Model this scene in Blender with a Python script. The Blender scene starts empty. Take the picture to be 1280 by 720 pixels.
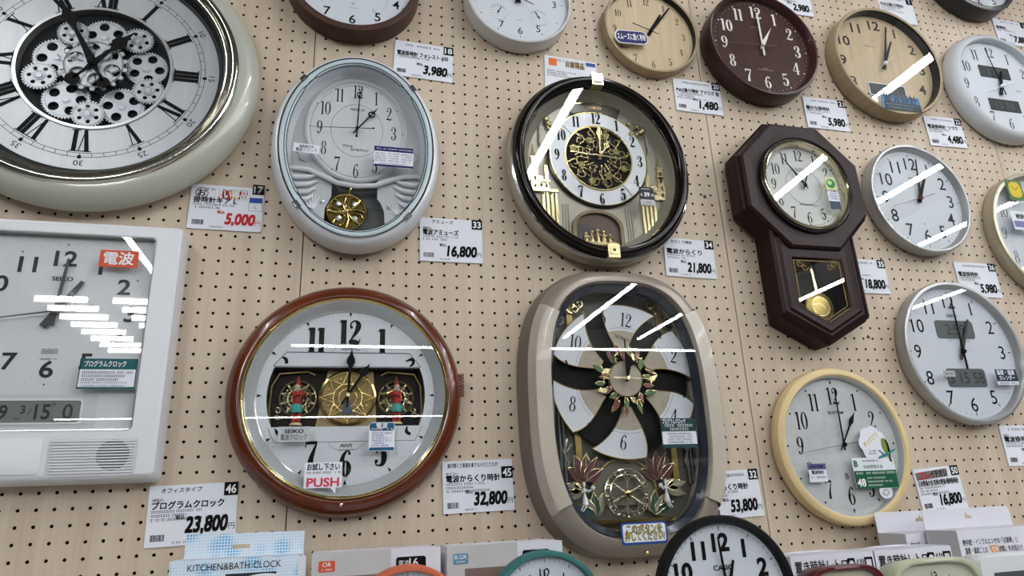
import bpy, math, random
import numpy as np
from mathutils import Matrix, Vector
from mathutils.geometry import tessellate_polygon

random.seed(7)
S = bpy.context.scene
COL = S.collection
PI = math.pi
ZOFF = 1.962                      # height of the survey origin above the floor
# ------------------------------------------------------------------ camera (solved from the pegboard holes)
FPX = 826.536
RW = np.array([[0.96890939, -0.24386061, -0.04179239], [0.03734141, 0.31111269, -0.94963915], [0.24458172, 0.9185537, 0.3105461]])
CAM = np.array([0.01003432, -1.23195479, -0.46216953])
cam_d = bpy.data.cameras.new('camera')
cam_d.sensor_width = 36.0
cam_d.lens = FPX / 1280 * 36
cam_d.clip_start = 0.01
cam = bpy.data.objects.new('camera', cam_d)
COL.objects.link(cam)
M3 = Matrix((RW[0], -RW[1], -RW[2])).transposed()
cam.matrix_world = Matrix.Translation((CAM[0], CAM[1], CAM[2] + ZOFF)) @ M3.to_4x4()
S.camera = cam
# ------------------------------------------------------------------ world, exposure
wd = bpy.data.worlds.new('store_ambience')
S.world = wd
wd.use_nodes = True
wd.node_tree.nodes['Background'].inputs[0].default_value = (0.93, 0.97, 1.0, 1)
wd.node_tree.nodes['Background'].inputs[1].default_value = 0.05
S.view_settings.view_transform = 'Standard'
S.view_settings.look = 'None'
S.view_settings.gamma = 1.0
S.view_settings.use_curve_mapping = False
S.view_settings.exposure = -0.1
TUBE_POWER = 60.0

# ------------------------------------------------------------------ helpers
def at(px, py, d=0.0):
    """pixel of the 1280x720 photo -> (x, z) on the plane d metres in front of the pegboard"""
    v = RW.T @ np.array([(px - 640) / FPX, (py - 360) / FPX, 1.0])
    t = (-d - CAM[1]) / v[1]
    p = CAM + t * v
    return float(p[0]), float(p[2])

def lin(c):
    c = c / 255.0
    return c / 12.92 if c <= 0.04045 else ((c + 0.055) / 1.055) ** 2.4

MATS = {}
def mat(name, rgb, rough=0.5, metal=0.0, var=0.0, scale=30.0, stretch=(1, 1, 1), coat=0.0, bump=0.0, spec=0.5):
    if name in MATS: return MATS[name]
    m = bpy.data.materials.new(name)
    m.use_nodes = True
    nt = m.node_tree
    b = nt.nodes['Principled BSDF']
    col = (lin(rgb[0]), lin(rgb[1]), lin(rgb[2]), 1)
    b.inputs['Base Color'].default_value = col
    b.inputs['Roughness'].default_value = rough
    b.inputs['Metallic'].default_value = metal
    b.inputs['Specular IOR Level'].default_value = min(spec, 0.22) if rough >= 0.4 and metal == 0 else spec
    if coat:
        b.inputs['Coat Weight'].default_value = coat
        b.inputs['Coat Roughness'].default_value = 0.06
    if var or bump:
        tc = nt.nodes.new('ShaderNodeTexCoord')
        mp = nt.nodes.new('ShaderNodeMapping')
        mp.inputs['Scale'].default_value = stretch
        nz = nt.nodes.new('ShaderNodeTexNoise')
        nz.inputs['Scale'].default_value = scale
        nz.inputs['Detail'].default_value = 5
        nt.links.new(tc.outputs['Object'], mp.inputs['Vector'])
        nt.links.new(mp.outputs['Vector'], nz.inputs['Vector'])
        if var:
            rp = nt.nodes.new('ShaderNodeValToRGB')
            rp.color_ramp.elements[0].position = 0.3
            rp.color_ramp.elements[1].position = 0.7
            rp.color_ramp.elements[0].color = tuple(c * (1 - var) for c in col[:3]) + (1,)
            rp.color_ramp.elements[1].color = tuple(min(1, c * (1 + var * 0.6)) for c in col[:3]) + (1,)
            nt.links.new(nz.outputs['Fac'], rp.inputs['Fac'])
            nt.links.new(rp.outputs['Color'], b.inputs['Base Color'])
        if bump:
            bp = nt.nodes.new('ShaderNodeBump')
            bp.inputs['Strength'].default_value = bump
            bp.inputs['Distance'].default_value = 0.002
            nt.links.new(nz.outputs['Fac'], bp.inputs['Height'])
            nt.links.new(bp.outputs['Normal'], b.inputs['Normal'])
    MATS[name] = m
    return m

def glass_mat(name, ior=1.5, rough=0.0, tint=(1, 1, 1)):
    m = bpy.data.materials.new(name)
    m.use_nodes = True
    nt = m.node_tree
    nt.nodes.remove(nt.nodes['Principled BSDF'])
    out = nt.nodes['Material Output']
    fr = nt.nodes.new('ShaderNodeFresnel')
    ge = nt.nodes.new('ShaderNodeNewGeometry')      # a thin pane reflects alike from both sides
    mi = nt.nodes.new('ShaderNodeMix'); mi.inputs[2].default_value = ior; mi.inputs[3].default_value = 1 / ior
    nt.links.new(ge.outputs['Backfacing'], mi.inputs[0]); nt.links.new(mi.outputs[0], fr.inputs['IOR'])
    tr = nt.nodes.new('ShaderNodeBsdfTransparent'); tr.inputs['Color'].default_value = tint + (1,)
    gl = nt.nodes.new('ShaderNodeBsdfGlossy'); gl.inputs['Roughness'].default_value = rough
    mx = nt.nodes.new('ShaderNodeMixShader')
    nt.links.new(fr.outputs[0], mx.inputs[0]); nt.links.new(tr.outputs[0], mx.inputs[1])
    nt.links.new(gl.outputs[0], mx.inputs[2]); nt.links.new(mx.outputs[0], out.inputs['Surface'])
    MATS[name] = m
    return m

def emit_mat(name, rgb, strength):
    m = bpy.data.materials.new(name)
    m.use_nodes = True
    nt = m.node_tree
    nt.nodes.remove(nt.nodes['Principled BSDF'])
    e = nt.nodes.new('ShaderNodeEmission')
    e.inputs[0].default_value = rgb + (1,)
    e.inputs[1].default_value = strength
    nt.links.new(e.outputs[0], nt.nodes['Material Output'].inputs['Surface'])
    return m

# palette
GLASS = glass_mat('clear_glass', 1.62)
FILM = glass_mat('clear_plastic_sleeve', 1.45, 0.0)
INK = mat('black_ink', (12, 12, 13), 0.6, spec=.12)
INK2 = mat('grey_ink', (80, 81, 85), 0.6, spec=.15)
WHITE_INK = mat('white_ink', (235, 236, 238), 0.5)
RED_INK = mat('red_ink', (190, 25, 35), 0.5)
PINK_INK = mat('pink_red_ink', (205, 60, 85), 0.5)
BLUE_INK = mat('blue_ink', (40, 75, 150), 0.5)
NAVY_INK = mat('navy_ink', (24, 28, 92), 0.5)
TEAL_INK = mat('teal_ink', (20, 88, 92), 0.5)
DKTEAL_INK = mat('dark_teal_ink', (22, 62, 66), 0.5)
ORANGE_INK = mat('orange_red_ink', (205, 82, 52), 0.5)
GREEN_INK = mat('green_ink', (22, 92, 62), 0.5)
YELLOW_INK = mat('yellow_ink', (215, 190, 50), 0.5)
GOLD_INK = mat('gold_ink', (190, 160, 90), 0.35, 0.6)
PAPER = mat('white_paper', (226, 228, 236), 0.55)
CHROME = mat('chrome', (225, 225, 225), 0.12, 1.0)
SILVER = mat('satin_silver', (190, 190, 190), 0.3, 0.85)
STEEL = mat('silver_paint', (168, 168, 168), 0.35, 0.55)
GOLD = mat('polished_gold', (226, 202, 132), 0.18, 1.0)
PALEGOLD = mat('pale_gold', (222, 208, 160), 0.22, 0.9)
ANTGOLD = mat('antique_gold', (160, 138, 82), 0.35, 0.7, 0.25, 60)
BLACKM = mat('black_hand_paint', (10, 10, 11), 0.6, spec=.12)
LCD = mat('lcd_grey', (112, 120, 116), 0.45)
LCDDK = mat('lcd_dark', (46, 50, 50), 0.45)
DARKREC = mat('dark_recess', (48, 46, 44), 0.7)

class MB:
    """mesh builder in clock coordinates: u right, v up, d out of the wall"""
    def __init__(s): s.v = []; s.f = []
    def add(s, vs, fs):
        o = len(s.v)
        s.v += [tuple(p) for p in vs]
        s.f += [tuple(i + o for i in f) for f in fs]
        return s
    def lathe(s, prof, A=0.0, B=0.0, c=(0, 0), n=96, cap0=False, cap1=False, sx=1.0, sz=1.0):
        vs = []; fs = []
        for o, d in prof:
            for k in range(n):
                t = 2 * PI * k / n
                vs.append((c[0] + (A + o) * sx * math.cos(t), c[1] + (B + o) * sz * math.sin(t), d))
        for j in range(len(prof) - 1):
            for k in range(n):
                a = j * n + k; b = j * n + (k + 1) % n
                fs.append((a, b, b + n, a + n))
        if cap0: fs.append(tuple(range(n))[::-1])
        if cap1: fs.append(tuple(range((len(prof) - 1) * n, len(prof) * n)))
        return s.add(vs, fs)
    def loft(s, loops, cap0=False, cap1=False, closed=True):
        vs = []; fs = []; n = len(loops[0])
        for L in loops: vs += L
        for j in range(len(loops) - 1):
            for k in range(n if closed else n - 1):
                a = j * n + k; b = j * n + (k + 1) % n
                fs.append((a, b, b + n, a + n))
        if cap0: fs.append(tuple(range(n))[::-1])
        if cap1: fs.append(tuple(range((len(loops) - 1) * n, len(loops) * n)))
        return s.add(vs, fs)
    def disc(s, c, r, d, n=48, sz=1.0):
        return s.add([(c[0] + r * math.cos(2 * PI * k / n), c[1] + r * sz * math.sin(2 * PI * k / n), d) for k in range(n)], [tuple(range(n))])
    def flat(s, outer, d, holes=()):
        loops = [list(outer)] + [list(h) for h in holes]
        tri = tessellate_polygon([[Vector((p[0], p[1], 0)) for p in L] for L in loops])
        pts = [p for L in loops for p in L]
        out = []
        for t in tri:
            a, b, c = (pts[i] for i in t)
            cr = (b[0] - a[0]) * (c[1] - a[1]) - (b[1] - a[1]) * (c[0] - a[0])
            out.append(t if cr > 0 else t[::-1])
        return s.add([(p[0], p[1], d) for p in pts], out)
    def slab(s, outer, d0, d1, holes=()):
        s.flat(outer, d1, holes)
        for i, L in enumerate([list(outer)] + [list(h) for h in holes]):
            n = len(L)
            vs = [(p[0], p[1], d0) for p in L] + [(p[0], p[1], d1) for p in L]
            s.add(vs, [(k, (k + 1) % n, (k + 1) % n + n, k + n) for k in range(n)])
        return s
    def box(s, u0, u1, v0, v1, d0, d1):
        vs = [(u, v, d) for d in (d0, d1) for u, v in ((u0, v0), (u1, v0), (u1, v1), (u0, v1))]
        return s.add(vs, [(3, 2, 1, 0), (4, 5, 6, 7), (0, 1, 5, 4), (1, 2, 6, 5), (2, 3, 7, 6), (3, 0, 4, 7)])
    def rect(s, u0, u1, v0, v1, d):
        return s.add([(u0, v0, d), (u1, v0, d), (u1, v1, d), (u0, v1, d)], [(0, 1, 2, 3)])
    def tube(s, pts, r, n=8, closed=False):
        P = [Vector(p) for p in pts]; vs = []; fs = []; m = len(P)
        for i, p in enumerate(P):
            a = P[i - 1] if (i > 0 or closed) else p
            b = P[(i + 1) % m] if (i < m - 1 or closed) else p
            t = (b - a).normalized()
            up = Vector((0, 0, 1)) if abs(t.z) < 0.9 else Vector((1, 0, 0))
            x = t.cross(up).normalized(); y = t.cross(x)
            rr = r[i] if isinstance(r, (list, tuple)) else r
            for k in range(n):
                q = p + (x * math.cos(2 * PI * k / n) + y * math.sin(2 * PI * k / n)) * rr
                vs.append(tuple(q))
        for i in range(m if closed else m - 1):
            for k in range(n):
                a = i * n + k; b = i * n + (k + 1) % n; o = ((i + 1) % m) * n
                fs.append((a, b, o + (k + 1) % n, o + k))
        if not closed: fs += [tuple(range(n)), tuple(range((m - 1) * n, m * n))[::-1]]
        return s.add(vs, fs)
    def ball(s, c, r, n=12, m=8):
        rx, ry, rz = (r, r, r) if not isinstance(r, (tuple, list)) else r
        vs = [(c[0], c[1] + ry, c[2])]; fs = []
        for j in range(1, m):
            a = PI * j / m
            for k in range(n):
                t = 2 * PI * k / n
                vs.append((c[0] + rx * math.sin(a) * math.cos(t), c[1] + ry * math.cos(a), c[2] + rz * math.sin(a) * math.sin(t)))
        vs.append((c[0], c[1] - ry, c[2]))
        for k in range(n):
            fs.append((0, 1 + k, 1 + (k + 1) % n)[::-1])
            for j in range(m - 2):
                a = 1 + j * n + k; b = 1 + j * n + (k + 1) % n
                fs.append((a, a + n, b + n, b)[::-1])
            fs.append((len(vs) - 1, 1 + (m - 2) * n + (k + 1) % n, 1 + (m - 2) * n + k)[::-1])
        return s.add(vs, fs)
    def stroke(s, pts, d, steps=6):
        """flat ribbon along a smooth curve of (u, v, width)"""
        P = np.array(pts, float)
        if len(P) > 2 and steps > 1:
            Q = []
            E = np.vstack([2 * P[0] - P[1], P, 2 * P[-1] - P[-2]])
            for i in range(1, len(E) - 2):
                for k in range(steps):
                    t = k / steps
                    Q.append(0.5 * (2 * E[i] + (E[i + 1] - E[i - 1]) * t + (2 * E[i - 1] - 5 * E[i] + 4 * E[i + 1] - E[i + 2]) * t * t + (3 * E[i] - E[i - 1] - 3 * E[i + 1] + E[i + 2]) * t ** 3))
            Q.append(P[-1]); P = np.array(Q)
        T = np.gradient(P[:, :2], axis=0)
        T /= np.linalg.norm(T, axis=1, keepdims=True) + 1e-12
        N = np.c_[-T[:, 1], T[:, 0]]
        w = np.maximum(P[:, 2:3], 1e-5) / 2
        Lp = P[:, :2] + N * w; Rp = P[:, :2] - N * w
        n = len(P)
        vs = [(a, b, d) for a, b in Rp] + [(a, b, d) for a, b in Lp]
        return s.add(vs, [(k, k + 1, k + 1 + n, k + n) for k in range(n - 1)])
    def arc(s, c, r, w, d, a0=0, a1=2 * PI, n=64, sz=1.0):
        vs = []
        for k in range(n + 1):
            t = a0 + (a1 - a0) * k / n
            for q in (r - w / 2, r + w / 2): vs.append((c[0] + q * math.cos(t), c[1] + q * sz * math.sin(t), d))
        return s.add(vs, [(2 * k, 2 * k + 1, 2 * k + 3, 2 * k + 2) for k in range(n)])
    def put(s, vs, fs, u, v, d, rot=0.0, sc=1.0):
        c, q = math.cos(rot), math.sin(rot)
        return s.add([(u + sc * (x * c - y * q), v + sc * (x * q + y * c), d) for x, y in vs], fs)
    def text(s, body, u, v, d, size, align='c', bold=0.0, shear=0.0, sx=1.0, rot=0.0, fit=None):
        """v is the vertical middle of the capitals; fit = wanted width"""
        cjk = bold > 0.012 and any(ord(ch) > 0x2e80 or ch == ',' for ch in body)
        vs, fs, x0, x1 = glyphs(body, 0.0 if cjk else bold, shear)
        w = x1 - x0
        k = size / 0.70
        if fit: sx = fit / (w * k)
        ox = {'c': (x0 + x1) / 2, 'l': x0, 'r': x1}[align]
        q = bold * .8
        # heavy kanji strokes: the glyph struck four times, each print a hair above the last
        for j, (a, b) in enumerate(((-q, -q), (q, -q), (-q, q), (q, q)) if cjk else ((0, 0),)):
            s.put([((x + a - ox) * sx * k, (y + b - 0.35) * k) for x, y in vs], fs, u, v, d + j * .00005, rot)
        return s
    def serif(s, body, u, v, d, h, wt=1.0, sx=1.0, rot=0.0):
        n = len(body); adv = 0.6
        wd = [0.42 if ch == '1' else adv for ch in body]
        x = -sum(wd) / 2
        g = MB()
        for ch, w in zip(body, wd):
            serif_digit(g, ch, x + w / 2 - 0.3, wt)
            x += w
        return s.put([(p[0] * sx * h, (p[1] - 0.5) * h) for p in g.v], g.f, u, v, d, rot)
    def build(s, name, m, parent=None, smooth=None, loc=None):
        me = bpy.data.meshes.new(name)
        me.from_pydata([(u, -d, v) for u, v, d in s.v], [], s.f)
        me.update()
        if smooth:
            me.polygons.foreach_set('use_smooth', [True] * len(me.polygons))
            me.set_sharp_from_angle(angle=math.radians(smooth))
        me.materials.append(m)
        o = bpy.data.objects.new(name, me)
        COL.objects.link(o)
        if name == 'small_print': o['kind'] = 'stuff'
        if parent: o.parent = parent
        if loc: o.location = loc
        return o

_G = {}
def glyphs(body, bold, shear):
    key = (body, bold, shear)
    if key not in _G:
        cu = bpy.data.curves.new('t', 'FONT')
        cu.body = body; cu.size = 1.0; cu.offset = bold; cu.shear = shear; cu.resolution_u = 3
        ob = bpy.data.objects.new('t', cu)
        me = bpy.data.meshes.new_from_object(ob)
        vs = [(p.co.x, p.co.y) for p in me.vertices]
        fs = [tuple(p.vertices) for p in me.polygons]
        bpy.data.meshes.remove(me); bpy.data.objects.remove(ob); bpy.data.curves.remove(cu)
        xs = [p[0] for p in vs] or [0, 1]
        _G[key] = (vs, fs, min(xs), max(xs))
    return _G[key]

def ell(c, rx, ry, n=28): return [(c[0] + rx * math.cos(2 * PI * k / n), c[1] + ry * math.sin(2 * PI * k / n)) for k in range(n)]
def serif_digit(g, ch, x, wt):
    def ring(c, ax, ay, ix, iy):
        ix = max(0.03, ax - (ax - ix) * wt); iy = max(0.03, ay - (ay - iy) * (0.5 + wt / 2))
        n = 28
        o = ell((c[0] + x, c[1]), ax, ay, n); i = ell((c[0] + x, c[1]), ix, iy, n)
        g.add([p + (0,) for p in o] + [p + (0,) for p in i], [(k, (k + 1) % n, (k + 1) % n + n, k + n) for k in range(n)])
    def st(*pts): g.stroke([(p[0] + x, p[1], p[2] * (wt if p[2] > 0.06 else (0.5 + wt / 2))) for p in pts], 0, 5)
    def bar(u0, v0, u1, v1): g.rect(u0 + x, u1 + x, v0, v1, 0)
    def dot(u, v, r): g.disc((u + x, v), r, 0, 14)
    def six(fl):
        F = (lambda p: (0.6 - p[0], 1 - p[1], p[2])) if fl else (lambda p: p)
        c = F((0.30, 0.30, 0))
        ring(c[:2], 0.25, 0.30, 0.11, 0.265)
        st(*[F(p) for p in ((0.115, 0.30, .15), (0.13, 0.55, .13), (0.21, 0.80, .09), (0.35, 0.955, .055), (0.47, 0.92, .05))])
        q = F((0.455, 0.86, 0)); dot(q[0], q[1], 0.062)
    if ch == '0': ring((0.3, 0.5), 0.27, 0.5, 0.12, 0.46)
    elif ch == '1':
        w = 0.075 * wt
        bar(0.31 - w, 0, 0.31 + w, 1); bar(0.16, 0, 0.46, 0.035); st((0.31 - w, 0.99, .05), (0.13, 0.87, .05))
    elif ch == '2':
        st((.10, .70, .05), (.13, .87, .06), (.29, .97, .055), (.45, .86, .13), (.46, .70, .16), (.36, .48, .11), (.17, .22, .06), (.06, .05, .05))
        st((.05, .06, .10), (.20, .09, .13), (.40, .06, .13), (.52, .09, .06), (.55, .22, .03)); dot(.15, .70, .07)
    elif ch == '3':
        st((.09, .78, .05), (.16, .93, .05), (.29, .97, .055), (.44, .88, .12), (.45, .73, .15), (.37, .58, .08), (.22, .52, .05))
        st((.22, .52, .05), (.40, .48, .09), (.48, .29, .16), (.43, .11, .12), (.27, .03, .055), (.14, .06, .05), (.08, .2, .05)); dot(.13, .76, .07); dot(.125, .21, .075)
    elif ch == '4':
        w = 0.07 * wt
        bar(.40 - w, 0, .40 + w, 1); st((.40, .99, .06), (.03, .30, .05)); bar(.02, .26, .58, .31); bar(.26, 0, .54, .035)
    elif ch == '5':
        st((.12, .93, .11), (.30, .94, .12), (.50, .97, .06)); bar(.11, .50, .15, .98)
        st((.12, .51, .05), (.28, .61, .06), (.44, .53, .13), (.48, .33, .16), (.42, .11, .12), (.26, .03, .055), (.13, .07, .05), (.09, .2, .05)); dot(.135, .19, .075)
    elif ch == '6': six(False)
    elif ch == '9': six(True)
    elif ch == '7':
        bar(.06, .88, .55, 1.0); bar(.05, .76, .09, 1.0)
        st((.53, .92, .05), (.41, .62, .09), (.31, .3, .14), (.29, 0, .17))
    elif ch == '8':
        ring((.3, .755), .21, .245, .09, .21); ring((.3, .27), .25, .27, .11, .235)

def tag_props(o, label, cat, group=None, kind=None):
    if label: o['label'] = label
    if cat: o['category'] = cat
    if group: o['group'] = group
    if kind: o['kind'] = kind
    return o

def thing(name, label, cat, x, z, d=0.0, yaw=0.0, group=None, roll=0.0):
    o = bpy.data.objects.new(name, None)
    o.empty_display_size = 0.02
    COL.objects.link(o)
    o.location = (x, -d, z + ZOFF)
    o.rotation_euler = (0, roll, yaw)
    return tag_props(o, label, cat, group)

def sup(hw, hh, n, d, c=(0, 0), N=96):
    """superellipse loop"""
    out = []
    for k in range(N):
        t = 2 * PI * k / N
        a, b = math.cos(t), math.sin(t)
        out.append((c[0] + hw * math.copysign(abs(a) ** (2 / n), a), c[1] + hh * math.copysign(abs(b) ** (2 / n), b), d))
    return out

def rrect(u0, u1, v0, v1, r, d=None, N=6):
    out = []
    for cx, cy, a in ((u1 - r, v1 - r, 0), (u0 + r, v1 - r, PI / 2), (u0 + r, v0 + r, PI), (u1 - r, v0 + r, 1.5 * PI)):
        for k in range(N + 1):
            t = a + PI / 2 * k / N
            out.append((cx + r * math.cos(t), cy + r * math.sin(t)) + ((d,) if d is not None else ()))
    return out

def inset(L, c, f, d): return [(c[0] + (p[0] - c[0]) * f, c[1] + (p[1] - c[1]) * f, d) for p in L]

def rad(deg): return PI / 2 - math.radians(deg)      # clock angle -> maths angle
def pol(r, deg, c=(0, 0), sx=1.0): return (c[0] + r * sx * math.sin(math.radians(deg)), c[1] + r * math.cos(math.radians(deg)))

def hand(parent, name, deg, length, width, d, m, style='taper', tail=0.02, c=(0, 0), skeleton=False):
    """one clock hand as a thin solid"""
    L, w, t = length, width, tail
    if style == 'taper': pts = [(-w * .5, -t), (w * .5, -t), (w * .5, L * .15), (w * .28, L), (-w * .28, L), (-w * .5, L * .15)]
    elif style == 'bar': pts = [(-w / 2, -t), (w / 2, -t), (w / 2, L), (-w / 2, L)]
    elif style == 'dauphine': pts = [(0, -t), (w / 2, 0), (w * .62, L * .2), (0, L), (-w * .62, L * .2), (-w / 2, 0)]
    elif style == 'spade':
        pts = [(-w * .25, -t), (w * .25, -t), (w * .3, L * .55), (w * .5, L * .62), (w * .95, L * .70), (w * .8, L * .78), (w * .3, L * .88), (0, L), (-w * .3, L * .88), (-w * .8, L * .78), (-w * .95, L * .70), (-w * .5, L * .62), (-w * .3, L * .55)]
    elif style == 'sec': pts = [(-w * .8, -t), (w * .8, -t), (w * .6, 0), (w * .25, L), (-w * .25, L), (-w * .6, 0)]
    a = -math.radians(deg); ca, sa = math.cos(a), math.sin(a)
    tr = lambda p: (c[0] + p[0] * ca - p[1] * sa, c[1] + p[0] * sa + p[1] * ca)
    b = MB().slab([tr(p) for p in pts], d, d + .0012)
    if style == 'ball': pass
    return b.build(name, m, parent)

def hub(parent, r, d, m, c=(0, 0)):
    return MB().lathe([(r, d - .004), (r, d), (r * .7, d + .002)], c=c, n=20, cap1=True).build('hand_cap', m, parent, 40)

def hands(parent, d, hr=None, mn=None, sec=None, c=(0, 0), m=BLACKM, ms=None, cap=.005, style='taper'):
    """hr/mn/sec = (angle, length, width[, tail])"""
    if hr: hand(parent, 'hour_hand', hr[0], hr[1], hr[2], d, m, style, hr[3] if len(hr) > 3 else .015, c)
    if mn: hand(parent, 'minute_hand', mn[0], mn[1], mn[2], d + .0025, m, style, mn[3] if len(mn) > 3 else .015, c)
    if sec: hand(parent, 'second_hand', sec[0], sec[1], sec[2], d + .005, ms or m, 'sec', sec[3] if len(sec) > 3 else .035, c)
    hub(parent, cap, d + .0065, ms or m, c)

def ticks(parent, r, d, m, c=(0, 0), l5=.008, l1=.004, w5=.002, w1=.0008, dots=False, sx=1.0, minute=True, name='minute_track'):
    b = MB()
    for k in range(60):
        a = k * 6
        five = k % 5 == 0
        if not five and not minute: continue
        L, w = (l5, w5) if five else (l1, w1)
        p0 = pol(r - L, a, c, sx); p1 = pol(r, a, c, sx)
        if dots: b.disc(pol(r, a, c, sx), w, d, 10)
        else: b.stroke([p0 + (w,), p1 + (w,)], d, 1)
    return b.build(name, m, parent)

def numerals(parent, nums, rx, ry, d, h, m, font='sans', c=(0, 0), bold=0.0, sx=1.0, wt=1.0, name='numeral', radial=False):
    for n in nums:
        b = MB()
        a = n * 30
        u = c[0] + rx * math.sin(math.radians(a)); v = c[1] + ry * math.cos(math.radians(a))
        rot = -math.radians(a) if radial else 0
        if font == 'sans': b.text(str(n), u, v, d, h, bold=bold, sx=sx, rot=rot)
        else: b.serif(str(n), u, v, d, h, wt, sx, rot)
        b.build(name, m, parent)

def sticker(parent, u0, u1, v0, v1, d, m=PAPER, r=.002, name='sticker', rot=0.0):
    L = rrect(u0, u1, v0, v1, r, N=3)
    if rot:
        cu, cv = (u0 + u1) / 2, (v0 + v1) / 2; ca, sa = math.cos(rot), math.sin(rot)
        L = [(cu + (p[0] - cu) * ca - (p[1] - cv) * sa, cv + (p[0] - cu) * sa + (p[1] - cv) * ca) for p in L]
    return MB().slab(L, d - .0006, d).build(name, m, parent)

def micro(b, u0, u1, v, d, h, seed=0, dens=0.62):
    """a line of print too small to read"""
    R = random.Random(seed * 7919 + int(abs(u0) * 1e5) + int(abs(v) * 1e5))
    u = u0
    while u < u1:
        w = h * R.uniform(.35, .8)
        if R.random() < .9:
            b.rect(u, min(u + w, u1), v - h * .5, v - h * .5 + h * R.uniform(.15, .3), d)
            b.rect(u, min(u + w, u1), v + h * .5 - h * R.uniform(.15, .3), v + h * .5, d)
            q = u + w * R.uniform(.2, .6)
            b.rect(q, q + h * .18, v - h * .5, v + h * .5, d)
        u += w + h * .28
    return b

def plain_clock(name, label, x, z, r, depth, fw, fm, dial_r, dial_d, dm, glass=True, prof=None, glass_d=None, backm=None):
    """a round wall clock shell: frame, rear cover, dial, glass"""
    t = thing(name, label, 'clock', x, z)
    prof = prof or [(r - .012, 0), (r - .001, .003), (r, .008), (r, depth - .005), (r - .0015, depth - .001), (r - .004, depth), (r - fw + .002, depth), (r - fw, depth - .002), (dial_r, dial_d)]
    MB().lathe(prof, n=128).build('frame', fm, t, 35)
    MB().disc((0, 0), r - .010, 0.001, 48).build('rear_cover', backm or DARKREC, t)
    MB().disc((0, 0), dial_r + .001, dial_d, 96).build('dial', dm, t)
    if glass: MB().disc((0, 0), r - fw + .001, glass_d or depth - .004, 96).build('glass', GLASS, t)
    return t

# ================================================================== THE SETTING
def struct(o): o['kind'] = 'structure'; return o

def wood_panel_mat():
    m = bpy.data.materials.new('pale_wood_print')
    m.use_nodes = True
    nt = m.node_tree; b = nt.nodes['Principled BSDF']
    b.inputs['Roughness'].default_value = 0.55
    tc = nt.nodes.new('ShaderNodeTexCoord')
    def noise(scale, sc, det):
        mp = nt.nodes.new('ShaderNodeMapping'); mp.inputs['Scale'].default_value = sc
        nz = nt.nodes.new('ShaderNodeTexNoise'); nz.inputs['Scale'].default_value = scale; nz.inputs['Detail'].default_value = det
        nt.links.new(tc.outputs['Object'], mp.inputs['Vector']); nt.links.new(mp.outputs['Vector'], nz.inputs['Vector'])
        return nz
    n1 = noise(1.0, (26, 26, 1.6), 6); n2 = noise(1.0, (190, 190, 5), 3)
    ad = nt.nodes.new('ShaderNodeMath'); ad.operation = 'MULTIPLY_ADD'; ad.inputs[1].default_value = 0.45
    nt.links.new(n2.outputs['Fac'], ad.inputs[0]); nt.links.new(n1.outputs['Fac'], ad.inputs[2])
    rp = nt.nodes.new('ShaderNodeValToRGB')
    e = rp.color_ramp.elements
    e[0].position = 0.5; e[0].color = (lin(187), lin(167), lin(145), 1)
    e[1].position = 0.95; e[1].color = (lin(204), lin(188), lin(167), 1)
    nt.links.new(ad.outputs[0], rp.inputs['Fac']); nt.links.new(rp.outputs['Color'], b.inputs['Base Color'])
    return m
WOODP = wood_panel_mat()

def quad_obj(name, vs, m):
    me = bpy.data.meshes.new(name); me.from_pydata(vs, [], [tuple(range(len(vs)))]); me.materials.append(m)
    o = bpy.data.objects.new(name, me); COL.objects.link(o); return o
def box_obj(name, x0, x1, y0, y1, z0, z1, m, parent=None):
    vs = [(x, y, z) for z in (z0, z1) for x, y in ((x0, y0), (x1, y0), (x1, y1), (x0, y1))]
    me = bpy.data.meshes.new(name)
    me.from_pydata(vs, [], [(3, 2, 1, 0), (4, 5, 6, 7), (0, 1, 5, 4), (1, 2, 6, 5), (2, 3, 7, 6), (3, 0, 4, 7)]); me.materials.append(m)
    o = bpy.data.objects.new(name, me); COL.objects.link(o)
    if parent: o.parent = parent
    return o

struct(box_obj('floor', -6, 9, -13, 0.3, -0.05, 0.0, mat('pale_vinyl_floor', (128, 124, 118), 0.25, 0, .06, 3)))
struct(box_obj('ceiling', -6, 9, -13, 0.3, 3.35, 3.42, mat('grey_ceiling', (112, 112, 112), 0.8, 0, .03, 4)))
wall = struct(box_obj('wall_back', -2.4, 3.6, 0.016, 0.10, 0.0, 3.35, mat('dark_hollow_backing', (22, 18, 16), 0.9)))  # near black, stands in for the dark hollow behind the holes

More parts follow.
